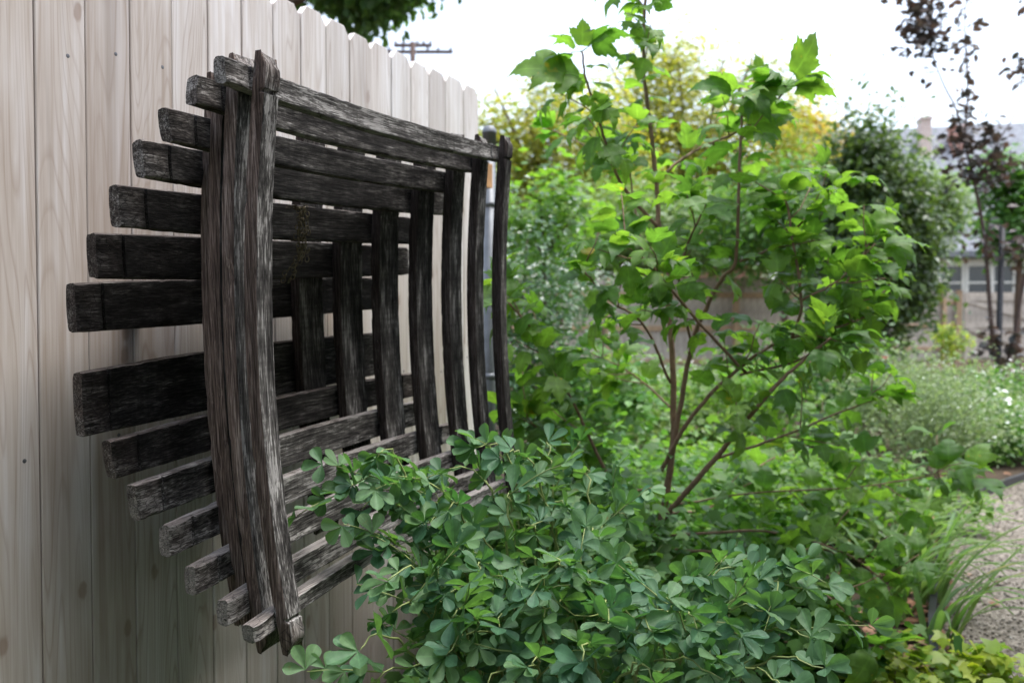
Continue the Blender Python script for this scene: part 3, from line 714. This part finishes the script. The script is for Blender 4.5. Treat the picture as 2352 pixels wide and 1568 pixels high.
# ------------------------------------------------------------------ generic plants
def cloud(n, c, r, clumps=0, spread=.28, shell=.35, seed=0):
    c = np.array(c); r = np.array(r)
    d = unit(rng.normal(size=(n, 3)))
    if clumps:
        cc = unit(rng.normal(size=(clumps, 3)))*(shell+(1-shell)*rng.random((clumps, 1))**.6)
        k = rng.integers(0, clumps, n); q = cc[k]*.85+rng.normal(size=(n, 3))*spread*(.6+.8*rng.random(clumps)[k])[:, None]
    else: q = d*(shell+(1-shell)*rng.random((n, 1))**.7)
    p = c+q*r; out = unit(q/ r); p = p[p[:, 2] > .01]; out = out[:len(p)]
    return p, out
def plant(name, label, cat, c, r, n, size, mat, clumps=0, up=.5, tmpl=LEAF_T, trunk=.03, tmat=None, spread=.28, stems=5, group=None, extra=None, baseoff=(0, 0), fork=None, zmax=None):
    c = Vector(c); root = empty(name, (c.x+baseoff[0], c.y+baseoff[1], 0)); tag(root, label, cat, group)
    p, out = cloud(n, c, r, clumps, spread)
    if zmax: kk = p[:, 2] < zmax; p = p[kk]; out = out[kk]
    X, Y, Z = frames(len(p), up, out, .35)
    o = scatter('foliage', tmpl[0], tmpl[1], p, X, Y, Z, rng.uniform(.7, 1.25, len(p))*size, mat, root); tag(o, kind='stuff')
    tm = tmat or M_BARK
    b = Vector(root.location); bottom = max(c.z-r[2]*.75, .02)
    mb = MB()
    if bottom > .25:
        mid = Vector((c.x, c.y, bottom)) if fork is None else b+Vector((0, 0, fork)); mb.tube(smoothpath([b, b.lerp(mid, .5)+rv(trunk*.6), mid], 5), np.linspace(trunk, trunk*.75, 11), 8)
        mb.build('trunk', tm, root, True); src = mid
    else: src = b
    mb = MB()
    for k in range(stems):
        e = c+Vector(((random.uniform(-.75, .75))*r[0], random.uniform(-.75, .75)*r[1], random.uniform(.0, .8)*r[2])); s0 = src+Vector((random.uniform(-.1, .1)*r[0], random.uniform(-.1, .1)*r[1], 0)) if bottom <= .25 else src
        md = s0.lerp(e, .5)+Vector((0, 0, .1*r[2])); mb.tube(smoothpath([s0, md, e], 4), np.linspace(trunk*.6, trunk*.15, 9), 6)
    if stems: mb.build('stem' if bottom <= .25 else 'limb', tm, root, True)
    return root
def W(px, Z_): return Z_*px/F_                      # pixels at a depth -> metres

# -- behind the sculpture and along the fence end
plant('holly_shrub', 'dark glossy small-leaved shrub beside the end of the board fence', 'shrub', at(1185, 770, 5.2), (.5, .5, .82), 5200, .040, L_DARK, 40, .35, LEAF_T, .02, M_TWIG, .22)
plant('sapling', 'bright green broad-leaved sapling rising above the dark glossy shrub', 'tree', at(1250, 500, 6.4), (.62, .55, .42), 900, .085, L_BRIGHT, 14, .5, LEAF_L, .022, M_TWIG, .25)
plant('sapling', 'thin dark-twigged holly tree in front of the far grey fence', 'tree', at(1290, 640, 8.5), (.62, .6, .55), 2300, .05, L_DARK, 16, .4, LEAF_T, .025, M_TWIG, .26)
# -- tall trees beyond
plant('locust_tree', 'large airy yellow-green locust tree behind the middle shrub', 'tree', at(1590, 345, 22), (W(310, 22), 2.6, W(265, 22)), 24000, .16, L_LOCUST, 95, .4, LEAF_Q, .16, None, .15, 18)
plant('locust_tree', 'pale yellow-green locust tree next to the steel fence post', 'tree', at(1270, 390, 19), (W(220, 19), 2.2, W(215, 19)), 16000, .15, L_LOCUST, 46, .4, LEAF_Q, .13, None, .18, 10)
plant('tree', 'grey-green leafy tree under the yellow locust crown', 'tree', at(1480, 530, 16), (W(340, 16), 1.8, W(130, 16)), 15000, .14, L_GREYGRN, 60, .4, LEAF_Q, .12, None, .2, 8)
plant('tree', 'golden-orange autumn tree beside the dark upright shrub', 'tree', at(1835, 360, 25), (W(95, 25), 1.3, W(130, 25)), 7000, .18, L_GOLD, 26, .4, LEAF_Q, .1, None, .22, 8)
plant('tree', 'small pale green tree standing before the house roof', 'tree', at(2130, 480, 23), (W(90, 23), 1.2, W(105, 23)), 6000, .16, L_GREYGRN, 22, .4, LEAF_Q, .09, None, .22, 6)
plant('tree', 'green leafy tree partly hiding the sage green house', 'tree', at(2345, 470, 13), (W(130, 13), .9, W(125, 13)), 3600, .11, L_MID, 30, .45, LEAF_L, .06, None, .2, 8)
plant('tree', 'mid-green tree behind the golden tree and the lobed shrub', 'tree', at(1800, 520, 14), (W(190, 14), 1.2, W(160, 14)), 12000, .11, L_MID, 34, .45, LEAF_Q, .07, None, .22, 6)
# overhead limb from next door
plant('shade_tree', 'dark-leaved shade tree hanging over the top of the board fence', 'tree', at(845, -112, 10.5), (W(330, 10.5), 1.4, W(165, 10.5)), 6500, .13, L_OVER, 40, .4, LEAF_T, .14, None, .15, 9, baseoff=(-3.0, -2.2), fork=3.2)

# dark upright shrub with leader shoots
us = plant('upright_shrub', 'dense dark upright evergreen shrub with tall leader shoots', 'shrub', at(2010, 555, 9.5), (W(140, 9.5), .6, W(272, 9.5)), 22000, .08, L_OLIVE, 90, .2, LEAF_T, .03, M_TWIG, .2, 10)
mb = MB(); pp = []
for (x0, y0, x1, y1) in ((1948, 400, 1940, 232), (1995, 420, 2005, 246), (2045, 420, 2052, 300), (2090, 440, 2110, 320), (1915, 440, 1910, 300)):
    a, b = at(x0, y0, 9.5), at(x1, y1, 9.5); mb.tube([a, a.lerp(b, .5)+rv(.01), b], [.008, .006, .003], 5)
    for k in range(26):
        t = k/25; pp.append(a.lerp(b, t)+rv(.03+.03*(1-t)))
mb.build('leader_shoot', M_TWIG, us)
X, Y, Z = frames(len(pp), .2); Y[:, 2] = np.abs(Y[:, 2])+.6; Y = unit(Y); X = unit(np.cross(Y, Z)); Z = np.cross(X, Y)
tag(scatter('shoot_leaves', LEAF_T[0], LEAF_T[1], np.array([tuple(q) for q in pp]), X, Y, Z, rng.uniform(.05, .085, len(pp)), L_OLIVE, us), kind='stuff')

# purple-leaved small tree with stake
pt = empty('purple_leaf_tree', onground(2300, 985)); pl_b = Vector(pt.location); ZP = (pl_b-C0).dot(FW)
tag(pt, 'slender young purple-leaved tree with forked trunk beside a dark stake', 'tree')
tr = MB()
tr.tube(smoothpath([pl_b, at(2302, 930, ZP), at(2303, 868, ZP)], 4), np.linspace(.036, .030, 9), 8)
tr.tube(smoothpath([at(2303, 872, ZP), at(2280, 780, ZP), at(2262, 560, ZP), at(2240, 430, ZP), at(2215, 330, ZP)], 5), np.linspace(.026, .012, 21), 7)
tr.tube(smoothpath([at(2303, 872, ZP), at(2330, 770, ZP), at(2352, 640, ZP), at(2400, 420, ZP)], 5), np.linspace(.024, .012, 16), 7)
tr.tube(smoothpath([at(2215, 330, ZP), at(2195, 250, ZP), at(2165, 190, ZP), at(2140, 110, ZP), at(2140, 0, ZP)], 5), np.linspace(.011, .005, 21), 6)
tr.tube(smoothpath([at(2215, 330, ZP), at(2222, 200, ZP), at(2215, 60, ZP), at(2225, -60, ZP)], 5), np.linspace(.011, .004, 16), 6)
tr.tube(smoothpath([at(2240, 430, ZP), at(2290, 330, ZP), at(2340, 240, ZP), at(2350, 120, ZP)], 5), np.linspace(.010, .004, 16), 6)
tr.build('trunk', M_TWIG, pt, True)
pp = []; tw_ = MB()
def blob(x, y, rx, ry, n):
    for _ in range(n):
        a = random.gauss(0, .5); b = random.gauss(0, .5); pp.append(at(x+a*rx, y+b*ry, ZP+random.gauss(0, .12)))
        if _ % 9 == 0: tw_.tube([at(x+a*rx*.15, y+ry*.3+b*ry*.2, ZP), at(x+a*rx*.6, y+ry*.1+b*ry*.6, ZP), pp[-1]], [.005, .0035, .002], 4)
blob(2128, 70, 62, 90, 260); blob(2110, 20, 45, 65, 90); blob(2222, 80, 30, 130, 60); blob(2222, 240, 22, 80, 40); blob(2205, 330, 40, 80, 120); blob(2285, 320, 45, 60, 90)
blob(2345, 160, 35, 30, 40); blob(2260, 400, 80, 50, 140); blob(2300, 560, 80, 70, 90); blob(2310, 800, 60, 50, 50); blob(2270, 780, 40, 40, 40); blob(2352, 10, 20, 30, 14); tag(tw_.build('twig', M_TWIG, pt), kind='stuff')
X, Y, Z = frames(len(pp), .3); tag(scatter('foliage', LEAF_T[0], LEAF_T[1], np.array([tuple(q) for q in pp]), X, Y, Z, rng.uniform(.07, .12, len(pp)), L_PURPLE, pt), kind='stuff')
s0 = onground(2292, 985); zs_ = (s0-C0).dot(FW)
o = MB().tube([s0, at(2292, 840, zs_), at(2302, 520, zs_)], [.03, .03, .028], 10).build('tree_stake', M_BLACK, None, True); tag(o, 'dark upright stake beside the purple-leaved tree', 'stake')

# -- middle-distance borders
plant('feathery_shrub', 'low feathery grey-green shrub near the bend of the path', 'shrub', at(2105, 945, 5.7), (.58, .45, .42), 9000, .030, L_GREY, 40, .2, LEAF_Q, .012, M_TWIG, .2)
plant('feathery_shrub', 'olive feathery shrub just left of the white flowers', 'shrub', at(2010, 900, 7.0), (.55, .45, .36), 5000, .032, L_OLIVE, 40, .2, LEAF_Q, .012, M_TWIG, .2)
for i, (px, py, Z_, rx, rz, lab) in enumerate([(2190, 905, 8.4, .75, .34, 'white-flowered clump just in front of the gate'), (2300, 935, 7.6, .7, .36, 'white-flowered clump behind the purple-leaved tree'), (2352, 1010, 6.6, .5, .30, 'white-flowered clump at the far edge of the gravel path'),
                                        (1430, 850, 8.0, .75, .36, 'white-flowered clump before the far grey fence'), (1560, 860, 9.0, .6, .32, 'white-flowered clump behind the main stems of the lobed shrub'), (2250, 985, 6.4, .45, .26, 'small white-flowered clump beside the feathery shrub')]):
    c = at(px, py, Z_); c.z = rz*.9
    root = plant('white_aster', lab, 'flowers', c, (rx, rx*.8, rz), 3600, .045, L_MID if i % 2 else L_GREY, 50, .4, LEAF_Q, .006, M_GSTEM, .2, 6, 'white flowering clumps')
    p, out = cloud(480, c, (rx*1.02, rx*.82, rz*1.05), 30, .2, .7); p = p[p[:, 2] > c.z-.25*rz]; X, Y, Z = frames(len(p), .7)
    tag(scatter('flowers', [(math.cos(a)*.5, math.sin(a)*.5, 0) for a in [k*1.2566 for k in range(5)]], [(0, 1, 2, 3, 4)], p, X, Y, Z, rng.uniform(.02, .036, len(p)), M_WHITE, root), kind='stuff')
for (nm, lab, px, py, Z_, r, n, sz, mt, tm) in [
    ('leafy_perennial', 'bushy green perennials just behind the dark glossy shrub', 1360, 960, 5.2, (.55, .5, .42), 2600, .06, L_MID, LEAF_L),
    ('leafy_perennial', 'light green perennials between the fence end and the lobed shrub', 1460, 960, 6.3, (.7, .6, .45), 3000, .06, L_GREYGRN, LEAF_T),
    ('leafy_perennial', 'bright green perennials behind the main stems of the lobed shrub', 1650, 960, 6.4, (.7, .6, .5), 3000, .06, L_BRIGHT, LEAF_T),
    ('leafy_perennial', 'tall mid-green perennials below the dark upright shrub', 1850, 880, 7.4, (.8, .6, .6), 3400, .06, L_MID, LEAF_T),
    ('leafy_perennial', 'low bright groundcover in the bed behind the stems', 1580, 1110, 4.2, (.62, .5, .30), 2600, .05, L_BRIGHT, LEAF_T),
    ('leafy_perennial', 'fresh green groundcover at the foot of the lobed shrub', 1740, 1150, 3.7, (.5, .42, .24), 2000, .045, L_BRIGHT, LEAF_T),
    ('leafy_perennial', 'mid-green groundcover behind the blue-green bush', 1400, 1120, 3.8, (.55, .45, .34), 2200, .05, L_MID, LEAF_T),
    ('leafy_perennial', 'mixed green groundcover between the lobed shrub and the straps', 1910, 1130, 4.0, (.50, .45, .26), 1800, .05, L_BRIGHT, LEAF_L),
    ('leafy_perennial', 'dark green low foliage under the lobed shrub', 1640, 1290, 2.9, (.5, .35, .26), 1900, .05, L_MID, LEAF_L),
    ('leafy_perennial', 'dark green low foliage between blue-green bush and strap leaves', 1860, 1460, 2.5, (.26, .24, .20), 1000, .048, L_MID, LEAF_L),
    ('leafy_perennial', 'dark leafy tangle close against the sculpture foot', 1330, 1260, 2.6, (.45, .35, .34), 1900, .05, L_MID, LEAF_L),
    ('leafy_perennial', 'yellow-green toothed groundcover spilling over the gravel edge', 2190, 1580, 2.35, (.24, .18, .11), 480, .050, L_YELLOW, LEAF_L),
    ('leafy_perennial', 'bright yellow plant in front of the gate post', 2185, 785, 12.0, (.28, .28, .30), 500, .07, L_YELLOW, LEAF_T),
    ('leafy_perennial', 'small green tuft where the edging meets the path', 2180, 1170, 4.3, (.22, .18, .14), 500, .045, L_BRIGHT, LEAF_T)]:
    c = at(px, py, Z_); c.z = max(c.z, r[2]*.7) if nm != 'x' else c.z
    plant(nm, lab, 'plants', c, r, n, sz, mt, 26, .45, tm, .006, M_GSTEM, .22, 7)

for (x_, y_, r, n, lab) in [(.42, .15, (.40, .36, .27), 2400, 'added low leafy plants shading the fence foot, well before the sculpture'), (.45, .78, (.40, .34, .22), 2600, 'added low leafy plants on the soil, shading the fence below the sculpture'), (.40, 1.45, (.36, .34, .16), 1600, 'added low leafy plants shading the fence below the far side of the sculpture'), (.46, 2.2, (.38, .42, .40), 5200, 'added leafy plants shading the fence foot behind the blue-green bush'), (1.0, .42, (.34, .28, .28), 2600, 'added leafy plants between the blue-green bush and the open soil, shading the fence'), (.50, -.32, (.42, .42, .95), 6000, 'added unseen tall leafy shrub on the near side of the sculpture, shading the board fence')]:  # plants added, mostly out of view, to shade the lower fence
    plant('leafy_perennial', lab, 'plants', (x_, y_, r[2]*.8), r, n, .05, L_MID, 26, .45, LEAF_L, .006, M_GSTEM, .18, 6, zmax=(.44 if r[2] < .3 else (.70 if r[2] < .5 else None)) if r[2] > .2 else .27)
# red flowers on stalks
for px, py, Z_, lab in ((2033, 824, 6.5, 'single red flower on a stalk beside the feathery shrubs'), (1375, 704, 7.0, 'single red flower on a stalk before the far grey fence')):
    c = at(px, py, Z_); rt_ = empty('red_flower', (c.x, c.y, 0)); tag(rt_, lab, 'flower')
    MB().tube([Vector((c.x, c.y, 0)), Vector((c.x+.02, c.y, c.z*.6)), c], .004, 5).build('stalk', M_GSTEM, rt_)
    for k in range(6):
        a = k*math.pi/3; d = Vector((math.cos(a), math.sin(a), .45)); e = Vector((-math.sin(a), math.cos(a), 0)); mb = MB()
        mb.v = [c, c+d*.022+e*.014, c+d*.04, c+d*.022-e*.014]; mb.f = [(0, 1, 2, 3)]; mb.build('petal', M_RED, rt_)

# strap-leaved clumps along the path
def straps(px, py, n, Lr, lab, lean=None):
    b = onground(px, py); root = empty('daylily_clump', b); tag(root, lab, 'plants', 'strap-leaved clumps along the path')
    for k in range(n):
        a = random.uniform(0, 6.28); d = Vector((math.cos(a), math.sin(a), 0))
        if lean is not None and random.random() < .6: d = (d*.6+lean).normalized()
        L_ = random.uniform(*Lr); arch = random.uniform(.35, 1.25); e = Vector((-d.y, d.x, 0)); s0 = Vector((random.uniform(-.05, .05), random.uniform(-.05, .05), 0))
        V = []; p = s0.copy(); el = R(random.uniform(62, 85)); N = 9
        for i in range(N+1):
            t = i/N; w_ = .011*(1-t**2.2)*min(1, .5+t*3)+.0006
            V += [p-e*w_, p+Vector((0, 0, -.003)), p+e*w_]
            el -= arch*2.0/N*(.4+t); p = p+(d*math.cos(el)+Vector((0, 0, 1))*math.sin(el))*(L_/N)
            if p.z < .015: p.z = .015
        Fc = []
        for i in range(N):
            for j in (0, 1): q = 3*i+j; Fc.append((q, q+1, q+4, q+3))
        me = pydata('leaf', V, Fc, True); link('leaf', me, L_STRAP, root)
toR = Vector((.9, -.2, 0))
straps(2060, 1330, 24, (.35, .6), 'strap-leaved clump nearest the dark edging with leaves arching over the gravel', toR)
straps(2130, 1390, 22, (.4, .65), 'strap-leaved clump with long blades reaching across the gravel', toR)
straps(2080, 1230, 20, (.3, .5), 'strap-leaved clump among pink fallen leaves', toR)
straps(2160, 1500, 14, (.4, .6), 'strap-leaved clump beside the yellow-green groundcover', toR)
straps(2010, 1270, 18, (.35, .55), 'strap-leaved clump between the lobed shrub and the edging', toR)
straps(2110, 1300, 20, (.35, .6), 'strap-leaved clump arching over the bend of the edging', toR)
straps(2050, 1420, 18, (.4, .6), 'strap-leaved clump behind the yellow-green groundcover', toR)
straps(1990, 1180, 16, (.3, .45), 'upright pale strap-leaved clump below the feathery shrub')

# fallen leaves
cd = []
for _ in range(900):
    px = random.uniform(1750, 2352); py = random.uniform(1080, 1568); p = onground(px, py, .012)
    if px > 2180 and random.random() < .94: continue
    cd.append((p.x, p.y, random.uniform(.012, .03)))
cd = np.array(cd); X, Y, Z = frames(len(cd), .8)
tag(scatter('leaf_litter', LEAF_L[0], LEAF_L[1], cd, X, Y, Z, rng.uniform(.025, .06, len(cd)), L_LITTER), 'brown and pink fallen leaves lying on soil and gravel', 'leaf litter', kind='stuff')

# ------------------------------------------------------------------ far fences, gate, houses, pole
def far_fence(P, Q, h, label, board_w=.14, rails=(.35, .95, 1.55), posts=True, toward=None):
    P = Vector((P.x, P.y, 0)); Q = Vector((Q.x, Q.y, 0)); d = (Q-P).normalized(); nrm = Vector((d.y, -d.x, 0))
    if nrm.dot(C0-P) < 0: nrm = -nrm
    root = empty('grey_fence', P); tag(root, label, 'fence'); L_ = (Q-P).length; n = int(L_/board_w)
    mb = MB(); w_ = board_w-.008
    bm_ = MB().box((0, -.009, .04), (w_, .009, h)); me = pydata('board', bm_.v, bm_.f); me.materials.append(M_OLDFENCE)
    rot = math.atan2(d.y, d.x)
    for i in range(n):
        o = bpy.data.objects.new('board', me); col.objects.link(o); o.parent = root; o.location = d*(i*board_w); o.rotation_euler = (0, 0, rot); o.scale.z = random.uniform(.985, 1.01)
    M = Matrix.Translation(P) @ Matrix(((d.x, nrm.x, 0, 0), (d.y, nrm.y, 0, 0), (0, 0, 1, 0), (0, 0, 0, 1)))
    for z in rails: MB().box((0, .010, z-.045), (L_, .048, z+.045), M).build('rail', M_OLDRAIL, root)
    if posts:
        for k in range(int(L_/2.4)+1): MB().box((k*2.4, .050, 0), (k*2.4+.09, .140, h-.02), M).build('post', M_OLDRAIL, root)
    return root
def flatpt(px, Z_): p = at(px, 734, Z_); return Vector((p.x, p.y, 0))
far_fence(flatpt(1080, 14.2), flatpt(1990, 15.6), 1.86, 'weathered grey board fence behind the dark glossy shrub')
GZ = 21.7
far_fence(flatpt(1950, GZ), flatpt(2200, GZ), 1.86, 'weathered grey board fence between the upright shrub and the gate')
# gate
gp = flatpt(2212, GZ); gd = RT.copy(); gn = -Vector((FW.x, FW.y, 0)).normalized()
MG = Matrix.Translation(gp) @ Matrix(((gd.x, gn.x, 0, 0), (gd.y, gn.y, 0, 0), (0, 0, 1, 0), (0, 0, 0, 1)))
gate = empty('wooden_gate', gp); tag(gate, 'grey wooden gate with diagonal braces beyond the garden', 'gate')
GW = 2.2
bm_ = MB().box((0, -.009, .06), (.13, .009, 1.82)); bme = pydata('plank', bm_.v, bm_.f); bme.materials.append(M_OLDFENCE)
for i in range(int(GW/.14)):
    o = bpy.data.objects.new('plank', bme); col.objects.link(o); o.parent = gate; o.location = gd*(i*.14+.01); o.rotation_euler = (0, 0, math.atan2(gd.y, gd.x))
for z in (.18, .95, 1.66): MB().box((0, .011, z-.06), (GW, .05, z+.06), MG).build('rail', M_OLDFENCE, gate)
for x in (0, GW-.1): MB().box((x, .052, .06), (x+.1, .075, 1.82), MG).build('stile', M_OLDFENCE, gate)
for z0, z1 in ((1.58, 1.03), (.87, .26)):
    mb = MB(); a = Vector((.12, 0, z0)); b = Vector((GW-.12, 0, z1))
    for yy in (.012, .048):
        for q, dz in ((a, -.05), (b, -.05), (b, .05), (a, .05)): mb.v.append(MG @ Vector((q.x, yy, q.z+dz)))
    mb.f = [(3, 2, 1, 0), (4, 5, 6, 7), (0, 1, 5, 4), (1, 2, 6, 5), (2, 3, 7, 6), (3, 0, 4, 7)]; mb.build('brace', M_OLDFENCE, gate)
gpost = empty('gate_post', flatpt(2203, GZ-.1)); tag(gpost, 'tan square timber post holding the gate', 'post')
mb = MB().box((-.07, -.07, 0), (.07, .07, 1.84)); mb.v = [v+Vector(gpost.location) for v in mb.v]; mb.build('timber', M_OLDRAIL, gpost)
mb = MB().box((-.085, -.085, 1.84), (.085, .085, 1.87)); mb.v = [v+Vector(gpost.location) for v in mb.v]; mb.build('cap', M_OLDRAIL, gpost)

# house with sage siding
hd = (RT*5.4-Vector((FW.x, FW.y, 0)).normalized()*1.2).normalized(); hn = Vector((hd.y, -hd.x, 0))
if hn.dot(C0-at(2100, 734, 26)) < 0: hn = -hn
h0 = flatpt(1900, 27.2)
MH = Matrix.Translation(h0) @ Matrix(((hd.x, hn.x, 0, 0), (hd.y, hn.y, 0, 0), (0, 0, 1, 0), (0, 0, 0, 1)))
house = empty('house', h0); tag(house, 'sage green house with grey shingle roof and brick chimney', 'house')
EV, RD, HL, HD = 3.75, 8.1, 17.0, 8.0
mb = MB().box((0, -HD, 0), (HL, 0, EV), MH)
k0 = len(mb.v); mb.v += [MH @ Vector(q) for q in ((0, 0, EV), (0, -HD, EV), (0, -HD/2, RD-.1), (HL, 0, EV), (HL, -HD, EV), (HL, -HD/2, RD-.1))]; mb.f += [(k0, k0+1, k0+2), (k0+3, k0+5, k0+4)]
mb.build('wall', M_SIDING, house)
mb = MB()
for y0, y1 in ((.5, -HD/2), (-HD-.5, -HD/2)):
    z0 = EV-.5; k0 = len(mb.v)
    mb.v += [MH @ Vector(q) for q in ((-.5, y0, z0), (HL+.5, y0, z0), (HL+.5, y1, RD), (-.5, y1, RD), (-.5, y0, z0-.18), (HL+.5, y0, z0-.18), (HL+.5, y1, RD-.18), (-.5, y1, RD-.18))]
    mb.f += [tuple(k0+i for i in q) for q in ((0, 1, 2, 3), (7, 6, 5, 4), (0, 4, 5, 1), (1, 5, 6, 2), (3, 7, 4, 0))]
roof = mb.build('roof', M_SHINGLE, house)
inv = MH.inverted()
for px, y0, y1, mt in ((2142, 262, 345, M_BRICK1), (2213, 285, 335, M_BRICK2)):
    c = at(px, 300, 28.2); l = inv @ c; zt = at(px, y0, 28.2).z; zb = at(px, y1, 28.2).z-1.2
    mb = MB().box((l.x-.17, -HD/2+.6, zb), (l.x+.17, -HD/2+1.2, zt), MH).box((l.x-.20, -HD/2+.55, zt), (l.x+.20, -HD/2+1.25, zt+.1), MH)
    o = mb.build('chimney', mt, None); mw = Vector(house.location); o.data.transform(Matrix.Translation(-mw)); o.parent = roof
MB().box((0.0, .003, 2.88), (HL, .06, 3.02), MH).build('trim_band', M_TRIM, house)
for px in (2206, 2262, 2318, 2060, 2010):
    c = at(px, 634, 25.5); l = inv @ c; x0 = l.x-.27; x1 = l.x+.27; z0, z1 = 1.75, 2.80
    mb = MB().box((x0-.12, .004, z1), (x1+.12, .07, z1+.075), MH).box((x0-.12, .004, z0-.1), (x1+.12, .09, z0), MH).box((x0-.12, .004, z0), (x0, .07, z1), MH).box((x1, .004, z0), (x1+.12, .07, z1), MH)
    wn = mb.build('window', M_TRIM, house)
    for za, zb in ((z0, (z0+z1)/2-.03), ((z0+z1)/2+.03, z1)):
        o = MB().box((x0+.01, .006, za), (x1-.01, .02, zb), MH).build('pane', M_GLASS, None); o.data.transform(Matrix.Translation(-Vector(house.location))); o.parent = wn
    o = MB().box((x0, .006, (z0+z1)/2-.03), (x1, .05, (z0+z1)/2+.03), MH).build('sash_bar', M_TRIM, None); o.data.transform(Matrix.Translation(-Vector(house.location))); o.parent = wn
# brick house glimpsed through the shrub
bh0 = flatpt(1560, 30); MBH = Matrix.Translation(bh0) @ Matrix(((RT.x, gn.x, 0, 0), (RT.y, gn.y, 0, 0), (0, 0, 1, 0), (0, 0, 0, 1)))
bh = empty('house', bh0); tag(bh, 'orange brick house glimpsed between the shrub leaves', 'house')
MB().box((0, -5, 0), (3.2, 0, 3.2), MBH).build('wall', M_BRICK2, bh)
mb = MB(); mb.v = [MBH @ Vector(q) for q in ((-.3, .3, 3.1), (3.5, .3, 3.1), (3.5, -2.5, 4.6), (-.3, -2.5, 4.6), (3.5, -5.3, 3.1), (-.3, -5.3, 3.1))]; mb.f = [(0, 1, 2, 3), (3, 2, 4, 5), (0, 3, 5), (1, 4, 2)]; mb.build('roof', M_SHINGLE, bh)
for x in (.8, 2.1):
    wn = MB().box((x-.45, .004, 2.0), (x+.45, .06, 2.1), MBH).box((x-.45, .004, .9), (x+.45, .08, 1.0), MBH).box((x-.45, .004, 1.0), (x-.36, .06, 2.0), MBH).box((x+.36, .004, 1.0), (x+.45, .06, 2.0), MBH).build('window', M_TRIM, bh)
    o = MB().box((x-.35, .006, 1.0), (x+.35, .02, 2.0), MBH).build('pane', M_GLASS, None); o.data.transform(Matrix.Translation(-Vector(bh.location))); o.parent = wn
# unseen house added beside the path to block low sky light from the fence
gx, gy0, gy1, ge, gr = 3.35, -6.0, 4.6, 5.2, 7.4
own = empty('house', (gx, gy0, 0)); tag(own, 'unseen tan clapboard house added beside the gravel path to shade the fence', 'house')
M_CLAP = flat('tan_clapboard', (.22, .195, .16), .75, .2, 0, .15)
mb = MB()
for k in range(30): mb.box((gx+.004*(k % 2), gy0, k*ge/30), (gx+.16, gy1, (k+1)*ge/30))
mb.build('wall', M_CLAP, own)
mb = MB(); mb.box((gx+.165, gy0+.01, 0), (gx+5, gy1-.01, ge)); mb.build('gable_wall', M_CLAP, own)
mb = MB(); mb.v = [Vector(q) for q in ((gx-.35, gy0-.3, ge-.12), (gx-.35, gy1+.3, ge-.12), (gx+2.5, gy1+.3, gr), (gx+2.5, gy0-.3, gr), (gx+5.35, gy1+.3, ge-.12), (gx+5.35, gy0-.3, ge-.12))]
mb.f = [(0, 3, 2, 1), (3, 5, 4, 2), (0, 5, 3), (1, 2, 4), (0, 1, 4, 5)]; mb.build('roof', M_SHINGLE, own)
for yc in (-4, -1, 2):
    wn = MB().box((gx-.05, yc-.55, 2.1), (gx-.002, yc+.55, 2.2)).box((gx-.07, yc-.55, .9), (gx-.002, yc+.55, 1.0)).box((gx-.05, yc-.55, 1.0), (gx-.002, yc-.45, 2.1)).box((gx-.05, yc+.45, 1.0), (gx-.002, yc+.55, 2.1)).build('window', M_TRIM, own)
    o = MB().box((gx-.02, yc-.449, 1.001), (gx-.003, yc+.449, 2.099)).build('pane', M_GLASS, None); o.data.transform(Matrix.Translation(-Vector(own.location))); o.parent = wn
# utility pole
ZU = 36; up_ = flatpt(950, ZU); pole = empty('utility_pole', up_); tag(pole, 'wooden utility pole with two crossarms above the fence top', 'utility pole')
ztop = at(950, 103, ZU).z; MB().tube([up_, up_+Vector((0, 0, ztop))], [.17, .12], 10).build('shaft', M_TWIG, pole, True)
for y_, xa, xb in ((120, 888, 1040), (105, 905, 992)):
    a, b = at(xa, y_, ZU-.2), at(xb, y_, ZU-.2); b.z = a.z = at(950, y_, ZU-.2).z
    ca = MB(); dd = (b-a).normalized(); M = Matrix.Translation(a) @ Matrix(((dd.x, -dd.y, 0, 0), (dd.y, dd.x, 0, 0), (0, 0, 1, 0), (0, 0, 0, 1)))
    arm = ca.box((0, -.05, -.07), ((b-a).length, .05, .07), M).build('crossarm', M_TWIG, pole)
    for t in (.04, .25, .62, .78, .97):
        o = MB().lathe([(.02, .07), (.05, .1), (.06, .16), (.03, .22)], a.lerp(b, t), 8).build('insulator', M_TWIG, None); o.data.transform(Matrix.Translation(-up_)); o.parent = arm
